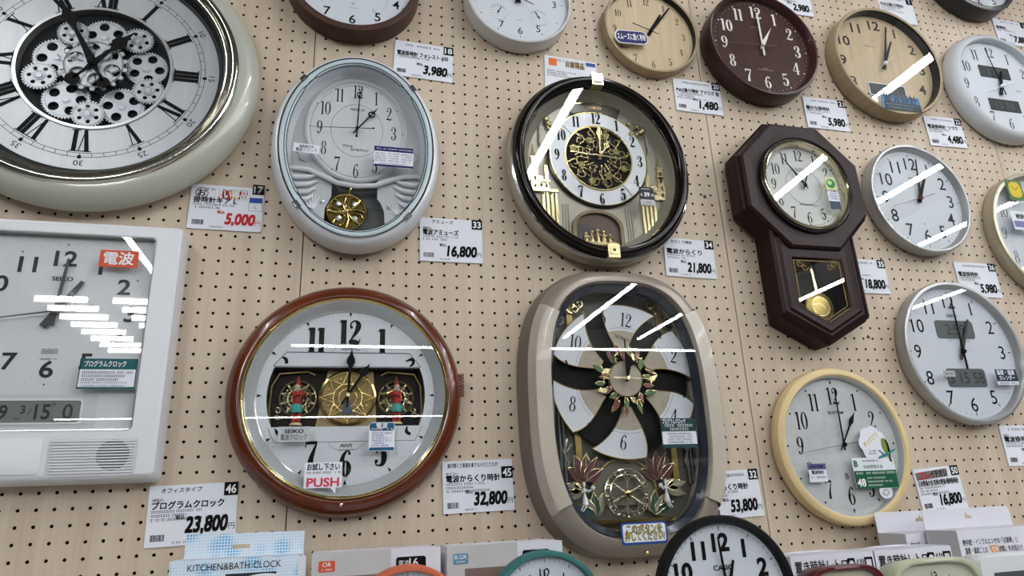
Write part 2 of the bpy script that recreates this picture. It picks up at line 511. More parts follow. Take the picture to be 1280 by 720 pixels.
P = 0.025
CORE = mat('shaded_hardboard_core', (20, 15, 12), 0.9)  # hardboard brown taken near black, hole shade put into the colour
def pegboard(x_first, ncol, x0, x1, zph, z0=-0.90, z1=1.24):
    j0 = math.ceil((z0 - zph + P / 2) / P); j1 = math.floor((z1 - zph - P / 2) / P)
    xs = x_first + P * np.arange(ncol); zs = zph + P * np.arange(j0, j1 + 1)
    X, Zz = np.meshgrid(xs, zs); n = X.size
    C = np.c_[X.ravel(), np.zeros(n), Zz.ravel()]
    h = P / 2
    sq = np.array([(h, 0, 0), (h, 0, h), (0, 0, h), (-h, 0, h), (-h, 0, 0), (-h, 0, -h), (0, 0, -h), (h, 0, -h)])
    ang = np.arange(8) * PI / 4
    ho = np.c_[0.0028 * np.cos(ang), np.zeros(8), 0.0028 * np.sin(ang)]
    hb = ho + np.array([0, 0.005, 0])
    V = (C[:, None, :] + np.vstack([sq, ho, hb])[None]).reshape(-1, 3)
    k = np.arange(8); k2 = (k + 1) % 8
    f1 = np.c_[k, k2, k2 + 8, k + 8]; f2 = np.c_[k + 8, k2 + 8, k2 + 16, k + 16]
    F = (np.vstack([f1, f2])[None] + (np.arange(n) * 24)[:, None, None]).reshape(-1, 4)
    lo, hi, bo, to = xs[0] - h, xs[-1] + h, zs[0] - h, zs[-1] + h
    ex = [(x0, z0, lo, z1), (hi, z0, x1, z1), (lo, z0, hi, bo), (lo, to, hi, z1)]
    EV = []; EF = []
    for a, b, c, d in ex:
        if c - a < 1e-4 or d - b < 1e-4: continue
        o = len(V) + len(EV); EV += [(a, 0, b), (c, 0, b), (c, 0, d), (a, 0, d)]; EF.append((o, o + 1, o + 2, o + 3))
    o = len(V) + len(EV)
    for (a, b) in ((x0, z0), (x1, z0), (x1, z1), (x0, z1)): EV += [(a, 0, b), (a, 0.005, b)]
    for q in range(4): EF.append((o + 2 * q, o + 2 * q + 1, o + (2 * q + 3) % 8, o + (2 * q + 2) % 8))
    V = np.vstack([V, np.array(EV)]); F = np.vstack([F, np.array(EF)])
    V[:, 2] += ZOFF
    me = bpy.data.meshes.new('pegboard_panel')
    me.vertices.add(len(V)); me.vertices.foreach_set('co', V.ravel())
    me.loops.add(F.size); me.loops.foreach_set('vertex_index', F.ravel().astype(np.int32))
    me.polygons.add(len(F)); me.polygons.foreach_set('loop_start', (np.arange(len(F)) * 4).astype(np.int32))
    me.polygons.foreach_set('use_smooth', np.zeros(len(F), bool))
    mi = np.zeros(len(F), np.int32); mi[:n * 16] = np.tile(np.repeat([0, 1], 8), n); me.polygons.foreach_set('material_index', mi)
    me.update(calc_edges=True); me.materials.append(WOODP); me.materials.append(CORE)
    ob = bpy.data.objects.new('pegboard_panel', me); COL.objects.link(ob); ob.parent = wall
    return ob
g_ = 0.0010
pegboard(-0.2674 + 7 * P - 35 * P, 36, -0.985, -0.0712 - g_, 0.010)
pegboard(-0.05, 36, -0.0712 + g_, 0.8450 - g_, 0.0)
pegboard(0.8656, 35, 0.8450 + g_, 1.7364 - g_, 0.0148)
pegboard(1.757, 30, 1.7364 + g_, 2.52, 0.004)
# screws that hold the panels beside the seam
SCREW = mat('screw_steel', (70, 66, 62), 0.35, 0.8)
for px, py in ((881, 246), (914, 251.5), (1085, 421)):
    x, z = at(px, py)
    MB().lathe([(.0042, 0), (.0038, .0012), (.001, .0018)], n=16, cap1=True).build('screw', SCREW, wall, 40, loc=(x, 0, z + ZOFF))

# display shelf below the picture's edge
SHZ = -0.720
sh = thing('display_shelf', 'white metal shelf board under the small clocks and boxes', 'shelf', 0.5, SHZ)
shelf_m = mat('white_shelf_metal', (205, 205, 204), 0.4)
MB().box(-1.5, 1.6, -.025, 0, 0.0, .46).build('shelf_board', shelf_m, sh)
MB().box(-1.5, 1.6, -.045, -.025, .44, .46).build('front_rail', shelf_m, sh)

# ceiling light lines (their mirror images are the white bars in the clock glasses)
TUBE = emit_mat('lit_tube', (0.96, 0.985, 1.0), TUBE_POWER)
HOUS = mat('white_enamel_housing', (225, 225, 225), 0.4)
LZ = CAM[2] + ZOFF + 1.62
def light_line(x, y0, y1, label, along_x=False):
    t = bpy.data.objects.new('ceiling_light', None); COL.objects.link(t)
    tag_props(t, label, 'light', 'light lines under the ceiling')
    L = y1 - y0
    t.location = ((x + CAM[0], (y0 + y1) / 2 + CAM[1], LZ) if not along_x else ((y0 + y1) / 2 + CAM[0], x + CAM[1], LZ))
    if along_x: t.rotation_euler = (0, 0, -PI / 2)
    box_obj('tube', -.016, .016, -L / 2, L / 2, -.012, .006, TUBE, t)
    box_obj('housing', -.016, .016, -L / 2 - .02, L / 2 + .02, .006, 3.35 - LZ, HOUS, t)
for x, nm in ((-1.28, 'left of the big gear clock'), (.90, 'above the black and gold clock'), (2.22, 'above the octagonal pendulum clock'), (3.05, 'above the right end of the clock wall'), (3.92, 'beyond the right end of the clock wall'), (5.25, 'farthest to the right of the clock wall')):
    light_line(x, -4.0, .78 if x < 3 else .05, 'long white light line under the ceiling ' + nm)
light_line(-4.5, -.5, 4.8, 'light line running along the aisle behind the camera', True)
light_line(-10.0, -4.5, 2.0, 'light line along the far aisle at the back', True)
# two louvred fixtures far left: their short tubes show as stacked bars in the office clock's glass
def louvre(x0, x1, label):
    t = bpy.data.objects.new('louvre_light', None); COL.objects.link(t)
    tag_props(t, label, 'light'); t.location = ((x0 + x1) / 2 + CAM[0], -4.0 + CAM[1], LZ)
    box_obj('housing', -(x1 - x0) / 2 - .05, (x1 - x0) / 2 + .05, -1.05, 1.05, .03, 3.35 - LZ, HOUS, t)
    for k in range(8):
        y = .85 - k * .25
        box_obj('tube', -(x1 - x0) / 2, (x1 - x0) / 2, y - .012, y + .012, -.01, .03, TUBE, t)
louvre(-2.27, -1.92, 'louvred ceiling fixture farther left behind the camera')
louvre(-1.74, -1.50, 'louvred ceiling fixture nearer the middle behind the camera')
# unseen shelving, added across the aisle to darken reflections in the chrome
OPP = mat('dark_reflection_panel', (92, 84, 78), 0.6, 0, .5, 6)
op = bpy.data.objects.new('reflection_shelving', None); COL.objects.link(op); op.location = (0.8, -3.1, 0)
tag_props(op, 'tall stocked shelving across the aisle behind the camera', 'shelving')
box_obj('rear_panel', -3.4, 4.2, -.62, -.58, 0, 1.75, OPP, op)
for k in range(5): box_obj('shelf_board', -3.4, 4.2, -.58, -.05, .12 + k * .40, .15 + k * .40, shelf_m, op)
for k in range(5): box_obj('upright', -3.4 + k * 1.9 - .02, -3.4 + k * 1.9 + .02, -.60, -.54, 0, 1.8, shelf_m, op)

# ================================================================== CLOCKS
# ---------- big gear clock, upper left
t = thing('gear_wall_clock', 'huge cream wall clock with Roman numerals and exposed silver gears', 'clock', -0.4557, 0.343)
CREAM = mat('cream_gloss_enamel', (180, 181, 168), 0.28, 0, .04, 14, coat=.5)
MB().lathe([(.255, 0), (.276, .006), (.2845, .018), (.2865, .030), (.2835, .042), (.275, .053), (.264, .060), (.252, .061)], n=160).build('frame', CREAM, t, 60)
bz = MB().lathe([(.253, .058), (.251, .066), (.246, .070), (.240, .068), (.237, .062), (.234, .0605), (.231, .064), (.227, .063), (.225, .058)], n=160).build('bezel', mat('warm_chrome', (206, 202, 190), .14, 1.0), t, 60)
MB().lathe([(.2255, .060), (.2225, .052), (.2200, .042), (.213, .0402)], n=160).build('bezel_shade_ring', mat('shadow_gap_black', (26, 26, 26), .5), t, 60)  # black slope paints the shadow gap between dial and bezel
DIALS = mat('brushed_silver_dial', (178, 181, 184), 0.38, 0.25, .05, 90, (1, 1, .04))
MB().slab(ell((0, 0), .2145, .2145, 160), .036, .040, [ell((0, 0), .127, .127, 96)]).build('dial', DIALS, t, 30)
MB().lathe([(.133, .040), (.132, .043), (.127, .043), (.126, .028)], n=96).build('inner_ring', SILVER, t, 40)
MB().disc((0, 0), .127, .0285, 96).build('gear_plate', mat('dark_gear_plate', (26, 28, 30), 0.6, spec=.15), t)
b = MB()
for r in (.1805, .1885): b.arc((0, 0), r, .0009, .0403, n=120)
for k in range(60): b.stroke([pol(.1805, k * 6) + (.0009,), pol(.1885, k * 6) + (.0009,)], .0403, 1)
for k in range(12):
    p = pol(.1885, k * 30); a = -math.radians(k * 30)
    b.put([(-.003, -.004), (.003, -.004), (.003, .003), (-.003, .003)], [(0, 1, 2, 3)], p[0], p[1], .0404, a)
    b.text(str((k * 5) or 60), *pol(.2005, k * 30), .0403, .0105, rot=a, sx=1.15)
b.build('minute_track', INK, t)
def roman(b, s, a, r, d, h):
    W = {'I': .30, 'V': .82, 'X': .80}
    tot = sum(W[c] for c in s) * h * .62
    x = -tot / 2; rot = -math.radians(a); p = pol(r, a)
    for c in s:
        w = W[c] * h * .62; g = MB(); m = x + w / 2; T = .0080 * h / .047; th = .0019; sf = h / 2 - .001
        if c == 'I':
            g.stroke([(m, -h / 2, T), (m, h / 2, T)], 0, 1)
            for q in (-sf, sf): g.stroke([(m - T, q, .0018), (m + T, q, .0018)], 0, 1)
        elif c == 'V':
            g.stroke([(x + T * .7, h / 2, T), (m, -h / 2, T * .8)], 0, 1); g.stroke([(x + w - T * .5, h / 2, th), (m, -h / 2, th)], 0, 1)
            g.stroke([(x - T * .3, sf, .0018), (x + T * 1.8, sf, .0018)], 0, 1); g.stroke([(x + w - T * 1.3, sf, .0018), (x + w + T * .3, sf, .0018)], 0, 1)
        else:
            g.stroke([(x + T * .7, h / 2, T), (x + w - T * .7, -h / 2, T)], 0, 1); g.stroke([(x + w - T * .6, h / 2, th), (x + T * .6, -h / 2, th)], 0, 1)
            for q in (-sf, sf):
                g.stroke([(x - T * .2, q, .0018), (x + T * 1.8, q, .0018)], 0, 1); g.stroke([(x + w - T * 1.8, q, .0018), (x + w + T * .2, q, .0018)], 0, 1)
        x += w
        b.put([(q[0], q[1]) for q in g.v], g.f, p[0], p[1], d, rot)
for k, s in enumerate(('XII', 'I', 'II', 'III', 'IV', 'V', 'VI', 'VII', 'VIII', 'IX', 'X', 'XI')):
    b = MB(); roman(b, s, k * 30, .1555, .0404, .044); b.build('numeral', INK, t)
GEAR = mat('silver_gear_metal', (172, 176, 180), 0.38, 0.45, .06, 60)
GEARD = mat('gear_shadow_line', (70, 72, 74), 0.5)
def gear(parent, c, r, d, teeth, nh, rh, hr, phase=0.0, depth=.09, hubr=.008, dots=False, thick=.002):
    out = []
    for k in range(teeth):
        for f, q in ((-.30, 1 - depth), (-.16, 1.0), (.16, 1.0), (.30, 1 - depth)):
            a = 2 * PI * (k + f) / teeth + phase
            out.append((c[0] + r * q * math.cos(a), c[1] + r * q * math.sin(a)))
    hs = [ell((c[0] + rh * math.cos(2 * PI * k / nh + phase + .5), c[1] + rh * math.sin(2 * PI * k / nh + phase + .5)), hr, hr, 18) for k in range(nh)]
    g = MB().slab(out, d - thick, d, hs).build('gear', GEAR, parent)
    MB().arc(c, r * .84, .0007, d + .0003, n=48).build('groove', GEARD, g)
    h = MB().lathe([(hubr, d), (hubr, d + .001), (hubr * .75, d + .001), (hubr * .7, d + .0022), (hubr * .3, d + .0026)], c=c, n=20, cap1=True)
    h.build('gear_hub', GEAR, g, 40)
    if dots:
        q = MB().arc(c, hubr * 1.02, .0006, d + .0012, n=28)
        for k in range(10): q.disc((c[0] + hubr * .62 * math.cos(k * PI / 5), c[1] + hubr * .62 * math.sin(k * PI / 5)), .0009, d + .0028, 8)
        q.build('rivets', GEARD, g)
BIGG = ((.006, .070, .039), (.084, .011, .038), (.053, -.076, .039), (-.039, -.072, .040), (-.066, .015, .041))
SMALLG = ((-.046, .068, .027), (.064, .067, .028), (.0945, -.041, .028), (.002, -.101, .028), (-.086, -.031, .029))
for i, (u, v, r) in enumerate(BIGG): gear(t, (u, v), r, .036, 44, 5, r * .60, r * .225, i * .7, .07, .0085)
for i, (u, v, r) in enumerate(SMALLG): gear(t, (u, v), r, .042, 32, 6, r * .56, r * .14, i * .4, .11, .0095, True)
for k in range(6): gear(t, pol(.028, k * 60 + 20), .0165, .043, 22, 0, 0, 0, 0, .14, .004)
gear(t, (0, 0), .056, .0485, 18, 6, .0325, .0145, .25, .13, .010, False, .003)
b = MB().arc((0, 0), .049, .0012, .0489, n=80); b.build('groove', GEARD, t)
for nm, a, L, w, d in (('hour_hand', 38, .098, .0135, .052), ('minute_hand', -29, .178, .0145, .055)):
    pts = [(-.0022, -.02), (.0022, -.02), (.006, .0), (.0045, .02), (.0025, L * .42), (.005, L * .50), (w, L * .58), (w * .95, L * .66), (.004, L * .80), (0, L), (-.004, L * .80), (-w * .95, L * .66), (-w, L * .58), (-.005, L * .50), (-.0025, L * .42), (-.0045, .02), (-.006, 0)]
    if nm == 'minute_hand': pts = [(-.0022, -.02), (.0022, -.02), (.008, .0), (.0055, .03), (.003, L * .45), (.009, L * .55), (.0115, L * .62), (.0035, L * .72), (.0025, L), (-.0025, L), (-.0035, L * .72), (-.0115, L * .62), (-.009, L * .55), (-.003, L * .45), (-.0055, .03), (-.008, 0)]
    ca, sa = math.cos(-math.radians(a)), math.sin(-math.radians(a))
    R = lambda p: (p[0] * ca - p[1] * sa, p[0] * sa + p[1] * ca)
    o = MB().slab([R(p) for p in pts], d, d + .0016).build(nm, BLACKM, t)
    k = MB().slab([R((-.002, -.018)), R((.002, -.018)), R((.0025, -.045)), R((-.0025, -.045))], d, d + .0014)
    k.slab(ell(R((0, -.047)), .0125 if nm == 'hour_hand' else .011, .0125 if nm == 'hour_hand' else .011, 24), d, d + .0014); k.build('counterweight', BLACKM, o)
hub(t, .0085, .060, BLACKM)

# ---------- office programme clock, left edge
t = thing('office_clock', 'white rectangular office clock with digital calendar and speaker grille', 'clock', -0.446, -0.1326)
OFF = mat('office_clock_plastic', (212, 213, 217), 0.38)
OFF2 = mat('office_clock_plastic_shade', (196, 197, 200), 0.42)
L0 = rrect(-.178, .178, -.265, .157, .010, 0.0); cc = (0, -.054)
MB().loft([rrect(-.176, .176, -.270, .155, .010, 0.0), rrect(-.178, .178, -.272, .157, .010, .01), rrect(-.178, .178, -.268, .157, .010, .048), rrect(-.176, .176, -.264, .155, .010, .0545), rrect(-.172, .172, -.260, .151, .009, .056)], cap0=True).build('body', OFF, t, 40)
MB().flat(rrect(-.172, .172, -.260, .151, .009), .056, [rrect(-.136, .136, -.1915, .1335, .006)]).build('front_panel', OFF, t)
MB().loft([rrect(-.138, .138, -.1935, .1355, .007, .0562), rrect(-.1375, .1375, -.193, .135, .007, .0572), rrect(-.135, .135, -.1905, .1325, .006, .0566), rrect(-.135, .135, -.1905, .1325, .006, .043)]).build('window_trim', SILVER, t, 40)
MB().rect(-.136, .136, -.192, .134, .043).build('dial', mat('office_dial_white', (206, 209, 211), 0.45), t)
numerals(t, range(1, 13), .108, .094, .0435, .0265, mat('dark_grey_numeral', (42, 44, 47), 0.5), 'sans', bold=.022, sx=1.12)
b = MB()
for k in range(60):
    p = (.130 * math.sin(k * PI / 30), .119 * math.cos(k * PI / 30))
    b.disc(p, .0016 if k % 5 == 0 else .0006, .0434, 8)
b.build('minute_track', INK2, t)
b = MB().text('SEIKO', 0, .058, .0435, .0072, bold=.02, sx=1.15); b.build('maker_mark', INK, t)
b = MB()
for k in range(3): b.stroke([(-.012 + .008 * q / 2, -.069 + k * .003 + .0016 * (q % 2), .0011) for q in range(7)], .0435)
micro(b, -.012, .012, -.078, .0435, .0022); b.build('wave_mark', INK2, t)
DKG = mat('dark_grey_hand', (58, 60, 62), 0.4)
hands(t, .047, (31, .062, .011, .03), (4, .092, .0065, .025), (260, .105, .0022, .055), m=DKG, ms=INK2, cap=.006)
MB().rect(-.134, .080, -.190, -.1345, .0438).build('lower_panel', OFF2, t)
MB().slab(rrect(-.108, .0605, -.1815, -.1415, .005), .0438, .0452, [rrect(-.101, .0575, -.1785, -.1445, .004)]).build('display_frame', OFF, t)
lc = MB().rect(-.101, .0575, -.1785, -.1445, .0441).build('display', LCD, t)
b = MB().text('3', -.022, -.158, .0444, .012, bold=.02); b.text('/', -.012, -.161, .0444, .010); b.text('15', .005, -.1615, .0444, .023, bold=.02, sx=.85)
b.text('日', .019, -.151, .0444, .0055); b.text('0', .040, -.1615, .0444, .023, bold=.01, sx=.95); b.text('PM', -.028, -.1725, .0444, .004); b.text('12:59', -.068, -.1615, .0444, .021, bold=.02, sx=.85)
b.build('display_digits', LCDDK, lc)
for k in range(4):
    sticker(t, -.129, -.112, -.184 + k * .011, -.176 + k * .011, .0445, OFF2, name='window_slot')
# lower flap and grille
fl = MB().loft([rrect(-.170, .019, -.258, -.2035, .006, .0562), rrect(-.1695, .0185, -.2575, -.204, .006, .0580), rrect(-.168, .017, -.256, -.2055, .005, .0584)], cap1=True).build('flap', OFF, t, 40)
MB().flat(rrect(.026, .150, -.262, -.206, .005), .0564).build('grille_panel', OFF2, t)
b = MB()
for k in range(12): b.box(.030, .146, -.2575 + k * .0043, -.2555 + k * .0043, .0563, .0582)
b.build('grille_slats', OFF, t); t.children[-1]['kind'] = 'stuff'
MB().disc((.116, -.231), .0235, .0567, 40).build('speaker_cone', mat('speaker_grey', (108, 110, 112), 0.6), t)
def px(t, x, y, d):
    """photo pixel -> clock coordinates on a plane d in front of the board (for clocks hung flat)"""
    a, c = at(x, y, d); return a - t.location.x, c - (t.location.z - ZOFF)
def psticker(t, x0, y0, x1, y1, d, m, r=.002, rot=0.0, name='sticker'):
    u0, v1 = px(t, x0, y0, d); u1, v0 = px(t, x1, y1, d)
    return sticker(t, u0, u1, v0, v1, d, m, r, name, rot), u0, u1, v0, v1
D = .0585
MB().rect(-.1365, .1365, -.192, .134, .0568).build('glass', GLASS, t)
s, u0, u1, v0, v1 = psticker(t, 126, 312, 171, 335, D, ORANGE_INK, .001)
MB().text('電波', (u0 + u1) / 2, (v0 + v1) / 2, D + .0004, .017, bold=.02, fit=(u1 - u0) * .78).build('print', WHITE_INK, s)
s, u0, u1, v0, v1 = psticker(t, 101, 448, 168, 486, D, PAPER, .001)
h = v1 - v0
MB().rect(u0, u1, v1 - h * .36, v1, D + .0003).rect(u0, u1, v0, v0 + h * .06, D + .0003).rect(u0, u0 + .0015, v0, v1, D + .0003).rect(u1 - .0015, u1, v0, v1, D + .0003).build('band', TEAL_INK, s)
MB().text('プログラムクロック', u0 + (u1 - u0) * .44, v1 - h * .18, D + .0006, .0075, bold=.02, fit=(u1 - u0) * .72).build('print', WHITE_INK, s)
b = MB()
for k in range(3): micro(b, u0 + .005, u1 - .006 - .01 * k, v1 - h * (.46 + .12 * k), D + .0005, .0034, k)
for k in range(2): micro(b, u0 + .005, u1 - .012, v1 - h * (.80 + .1 * k), D + .0005, .0018, 9 + k)
b.build('small_print', INK, s)

# ---------- oval white clock with golden pendulum
t = thing('oval_pendulum_clock', 'oval white wall clock with pale blue rim and golden pendulum', 'clock', 0.0236, 0.216)
A, B = .1618, .2112
PEARL = mat('pearl_white_plastic', (212, 214, 218), 0.3, 0.1)
PEARL2 = mat('pearl_grey_relief', (186, 189, 192), 0.35, 0.1)
MB().lathe([(-.016, 0), (-.004, .004), (.0, .016), (.0, .040), (-.002, .050), (-.006, .058), (-.011, .0615), (-.0135, .0620)], A, B, n=160).build('body', PEARL, t, 60)
MB().lathe([(-.0130, .060), (-.0133, .0640), (-.0145, .0650), (-.0155, .0630)], A, B, n=160).build('chrome_edge', CHROME, t, 60)
MB().lathe([(-.0152, .0625), (-.0165, .0645), (-.0240, .0648), (-.0290, .0625), (-.0305, .056)], A, B, n=160).build('bezel', mat('pale_blue_bezel', (188, 202, 208), 0.22), t, 60)
MB().lathe([(-.0305, .056), (-.030, .040), (-.036, .030)], A, B, n=160).build('inner_wall', PEARL, t, 60)
b = MB()
for q, dd in ((-.0158, .0645), (-.0258, .0645), (-.0298, .0615)):
    n = 200; P_ = []
    for k in range(n):
        a = 2 * PI * k / n
        wob = 0
        for ca in (45, 135, 225, 315):
            e = abs((math.degrees(a) - ca + 180) % 360 - 180)
            if e < 8 and q != -.0158: wob = (.003 if q < -.028 else -.003) * math.cos(e / 8 * PI / 2)
        P_.append(((A + q + wob) * math.cos(a), (B + q + wob) * math.sin(a), dd + (.0016 if wob > 0 else 0)))
    b.tube(P_, .0008, 5, True)
b.build('rim_lines', INK, t); t.children[-1]['kind'] = 'stuff'
for xx, yy in ((373, 92), (519, 110), (363, 261), (511, 271)):
    u, v = px(t, xx, yy, .064); a = math.atan2(v / B, u / A)
    u, v = (A - .013) * math.cos(a), (B - .013) * math.sin(a); a2 = math.atan2(v * A / B, u * B / A)
    g = MB().box(-.006, .004, -.0075, .0075, .056, .0668); g.box(-.0035, .002, -.004, .004, .0668, .0676)
    c_, s_ = math.cos(a2), math.sin(a2)
    h = MB(); h.v = [(u + p[0] * c_ - p[1] * s_, v + p[0] * s_ + p[1] * c_, p[2]) for p in g.v]; h.f = g.f
    h.build('clip', CHROME, t)
win = [(-.046, -.045), (.041, -.045), (.041, -.098), (.048, -.108), (.055, -.125), (.056, -.150), (.050, -.176), (-.050, -.176), (-.058, -.150), (-.057, -.125), (-.050, -.108), (-.046, -.098)]
pl = [((A - .035) * math.cos(2 * PI * k / 96), (B - .035) * math.sin(2 * PI * k / 96)) for k in range(96)]
MB().slab(pl, .026, .030, [win[::-1]]).build('backplate', PEARL2, t)
MB().rect(-.075, .075, -.182, -.04, .006).build('pendulum_recess', mat('recess_grey', (96, 98, 100), 0.6), t)
b = MB()
for k in range(3): b.stroke([(.0, -.112 - .022 * k, .0008), (.054, -.110 - .02 * k, .0008)], .0065, 1)
b.build('recess_steps', mat('recess_line', (60, 62, 64), 0.6), t)
c3 = (-.002, .0488)
MB().lathe([(.1005, .030), (.0995, .036), (.0965, .0375), (.094, .035), (.0935, .032)], c=c3, n=120, sz=1.17).build('dial_ring', PEARL, t, 60)
MB().disc(c3, .0945, .0325, 96, sz=1.17).build('dial', mat('pale_grey_dial', (206, 209, 212), 0.4, 0, .03, 160), t)
MB().arc(c3, .0895, .0006, .0328, n=96, sz=1.17).arc(c3, .051, .0006, .0328, n=96, sz=1.17).build('dial_lines', INK2, t)
numerals(t, range(1, 13), .0725, .0900, .033, .0305, INK, 'serif', c=c3, sx=.66, wt=.85)
ticks(t, .106, .033, INK, c=c3, w5=.0013, w1=.0004, dots=True, sx=.855)
MB().text('SEIKO', -.002, c3[1] + .048, .033, .0058, bold=.01, sx=1.3).build('maker_mark', INK2, t)
b = MB(); u, v = px(t, 437, 184, .033)
b.text('Wave', -.019, .0125, .033, .006, shear=.3); b.text('Symphony', .004, .0055, .033, .006, shear=.3); b.build('script_mark', INK, t)
hand(t, 'hour_hand', 37, .052, .0026, .037, BLACKM, 'bar', .012, c3)
ho = pol(.046, 37, c3)
MB().slab(ell(ho, .0072, .0072, 24), .037, .0384, [ell(ho, .0045, .0045, 18)]).build('hour_hand_ring', BLACKM, t)
p1 = pol(.050, 37, c3); p2 = pol(.067, 37, c3)
MB().stroke([p1 + (.005,), p2 + (.0005,)], .0384, 1).build('hour_hand_tip', BLACKM, t)
hand(t, 'minute_hand', 2, .092, .0028, .0395, BLACKM, 'taper', .018, c3)
mo = pol(.080, 2, c3); MB().slab(ell(mo, .0055, .0055, 24), .0395, .0408, [ell(mo, .0034, .0034, 18)]).build('minute_hand_ring', BLACKM, t)
hand(t, 'second_hand', 266, .086, .0009, .042, INK2, 'sec', .032, c3)
MB().disc(pol(-.032, 266, c3), .0022, .0434, 12).build('hand_knob', BLACKM, t)
MB().disc(pol(-.018, 2, c3), .0024, .0412, 12).build('hand_knob', BLACKM, t)
hub(t, .0032, .044, BLACKM, c3)
# draped wing relief
b = MB()
for s in (-1, 1):
    b.tube([(s * .140 + (0 if s < 0 else -.004), -.048, .031), (s * .115, -.046, .034), (s * .090, -.049, .036), (s * .064, -.060, .037), (s * .036, -.0735, .037), (0, -.0775, .037)], .0052, 10)
for s in (-1, 1):
    for k in range(4):
        v = -.062 - k * .0155
        b.tube([(s * (.132 - k * .010), v + .006, .030), (s * .112, v - .004, .034 - .001 * k), (s * .090, v - .002, .034), (s * (.068 + k * .004), v + .008, .031)], [.002, .0055, .005, .002], 8)
    for k in range(7):
        a = math.radians(-38 + k * 12)
        b.tube([(s * .080, -.132, .0305), (s * .080 + .034 * math.sin(a), -.132 + .034 * math.cos(a), .0305)], [.0022, .0008], 6)
    b.tube([(s * .080, -.132, .0305), (s * .078, -.165, .0305)], .0035, 8)
b.build('wing_relief', PEARL, t, 60)
for s in (-1, 1):
    b = MB()
    b.tube([(s * .122, .004, .0305), (s * .112, .012, .031), (s * .106, .004, .031), (s * .113, -.008, .031), (s * .108, -.024, .031), (s * .097, -.030, .0305)], .0011, 6)
    b.tube([(s * .115, .006, .0305), (s * .121, -.002, .031), (s * .114, -.012, .031)], .0009, 6)
    b.build('scroll_relief', SILVER, t, 60)
for u, v in ((-.081, -.131), (.079, -.133), (-.062, -.113), (.063, -.117)):
    MB().ball((u, v, .032), (.0042, .0042, .003), 10, 6).build('crystal_stud', mat('crystal', (225, 228, 232), .05, .6), t)
pc = (-.016, -.1262)
pn = MB().lathe([(.0385, .018), (.0385, .024), (.0365, .026), (.034, .024), (.033, .021)], c=pc, n=64).build('pendulum', GOLD, t, 50)
MB().disc(pc, .034, .0205, 48).build('pendulum_disc', mat('pendulum_dark_gold', (120, 105, 48), 0.25, .8), pn)
b = MB()
for k in range(8):
    a = k * 45
    p0, p1, p2 = pol(.004, a, pc), pol(.018, a + (14 if k % 2 else -14), pc), pol(.034, a, pc)
    b.tube([p0 + (.0235,), p1 + (.026,), p2 + (.0235,)], .0021, 6)
    b.ball(pol(.010, a + 22, pc) + (.024,), .0022, 8, 5)
for k in range(4): b.tube([pol(.012, k * 90 + 8, pc) + (.024,), pol(.028, k * 90 + 12, pc) + (.025,), pol(.033, k * 90 + 22, pc) + (.024,)], .0018, 6)
b.ball(pc + (.025,), .0045, 10, 6); b.build('filigree', GOLD, pn, 60)
for k in range(4): MB().ball(pol(.0215, k * 90 + 45, pc) + (.0245,), (.0058, .0058, .003), 10, 6).build('crystal', mat('crystal', (225, 228, 232)), pn)
MB().tube([(-.014, -.092, .021), (-.004, -.05, .021)], .0022, 8).build('pendulum_rod', GOLD, pn)
n = 96; MB().add([((A - .029) * math.cos(2 * PI * k / n), (B - .029) * math.sin(2 * PI * k / n), .0605) for k in range(n)], [tuple(range(n))]).build('glass', GLASS, t)
D = .0618
s, u0, u1, v0, v1 = psticker(t, 367, 178.5, 399, 192, D, PAPER, .001, -.06)
b = MB().text('SEIKO', (u0 + u1) / 2, v1 - (v1 - v0) * .3, D + .0004, .0052, bold=.02, sx=1.3); b.text('電波クロック', (u0 + u1) / 2, v0 + (v1 - v0) * .3, D + .0004, .0062, fit=(u1 - u0) * .8); b.build('print', INK, s)
s, u0, u1, v0, v1 = psticker(t, 468, 182, 516.5, 211, D, PAPER, .001, -.03)
h = v1 - v0
MB().rect(u0, u1, v1 - h * .24, v1, D + .0003).rect(u0, u1, v0, v0 + h * .10, D + .0003).build('band', NAVY_INK, s)
b = MB(); micro(b, u0 + .004, u1 - .003, v1 - h * .12, D + .0006, .0026, 3); b.build('band_print', WHITE_INK, s)
b = MB()
for c in range(3):
    w = (u1 - u0) / 3
    for k in range(4): micro(b, u0 + c * w + .0025, u0 + (c + 1) * w - .003, v1 - h * (.35 + .12 * k), D + .0004, .0027, c * 5 + k)
micro(b, u0 + .01, u1 - .01, v0 + h * .15, D + .0004, .002, 77); b.build('small_print', INK, s)

# ---------- plain round clocks of the upper rows
def plain_nums(t, rad_, d, h, m, **k): numerals(t, range(1, 13), rad_, rad_, d, h, m, **k)
WHITED = mat('white_dial', (206, 211, 218), 0.5, spec=.3)
# dark brown framed, top edge
t = plain_clock('wall_clock', 'round clock with thick dark brown frame and white dial cut by top edge', 0.0036, 0.636, .1435, .050, .016, mat('dark_brown_wood', (74, 50, 42), .45, 0, .15, 40, (1, 1, 6)), .128, .036, WHITED, glass=False)
plain_nums(t, .105, .0364, .0215, INK, bold=.012, sx=1.0)
ticks(t, .1255, .0364, INK, l5=.006, l1=.003, w5=.0018, w1=.0006)
b = MB()
for s in (-1, 1):
    for k in range(9):
        a = 215 + k * 11 if s < 0 else 55 + k * 11
        b.disc((s * .052 + .020 * math.sin(math.radians(a)), -.052 + .020 * math.cos(math.radians(a))), .0009, .0364, 6)
for u, v in ((.0, -.070),): b.text('干', u, v + .004, .0364, .006); micro(b, u - .012, u + .012, v - .006, .0364, .0018)
b.text('⌂', .044, -.075, .0364, .007); b.build('gauge_marks', INK2, t)
hands(t, .040, (30, .06, .006), (358, .09, .005), (170, .05, .0012))
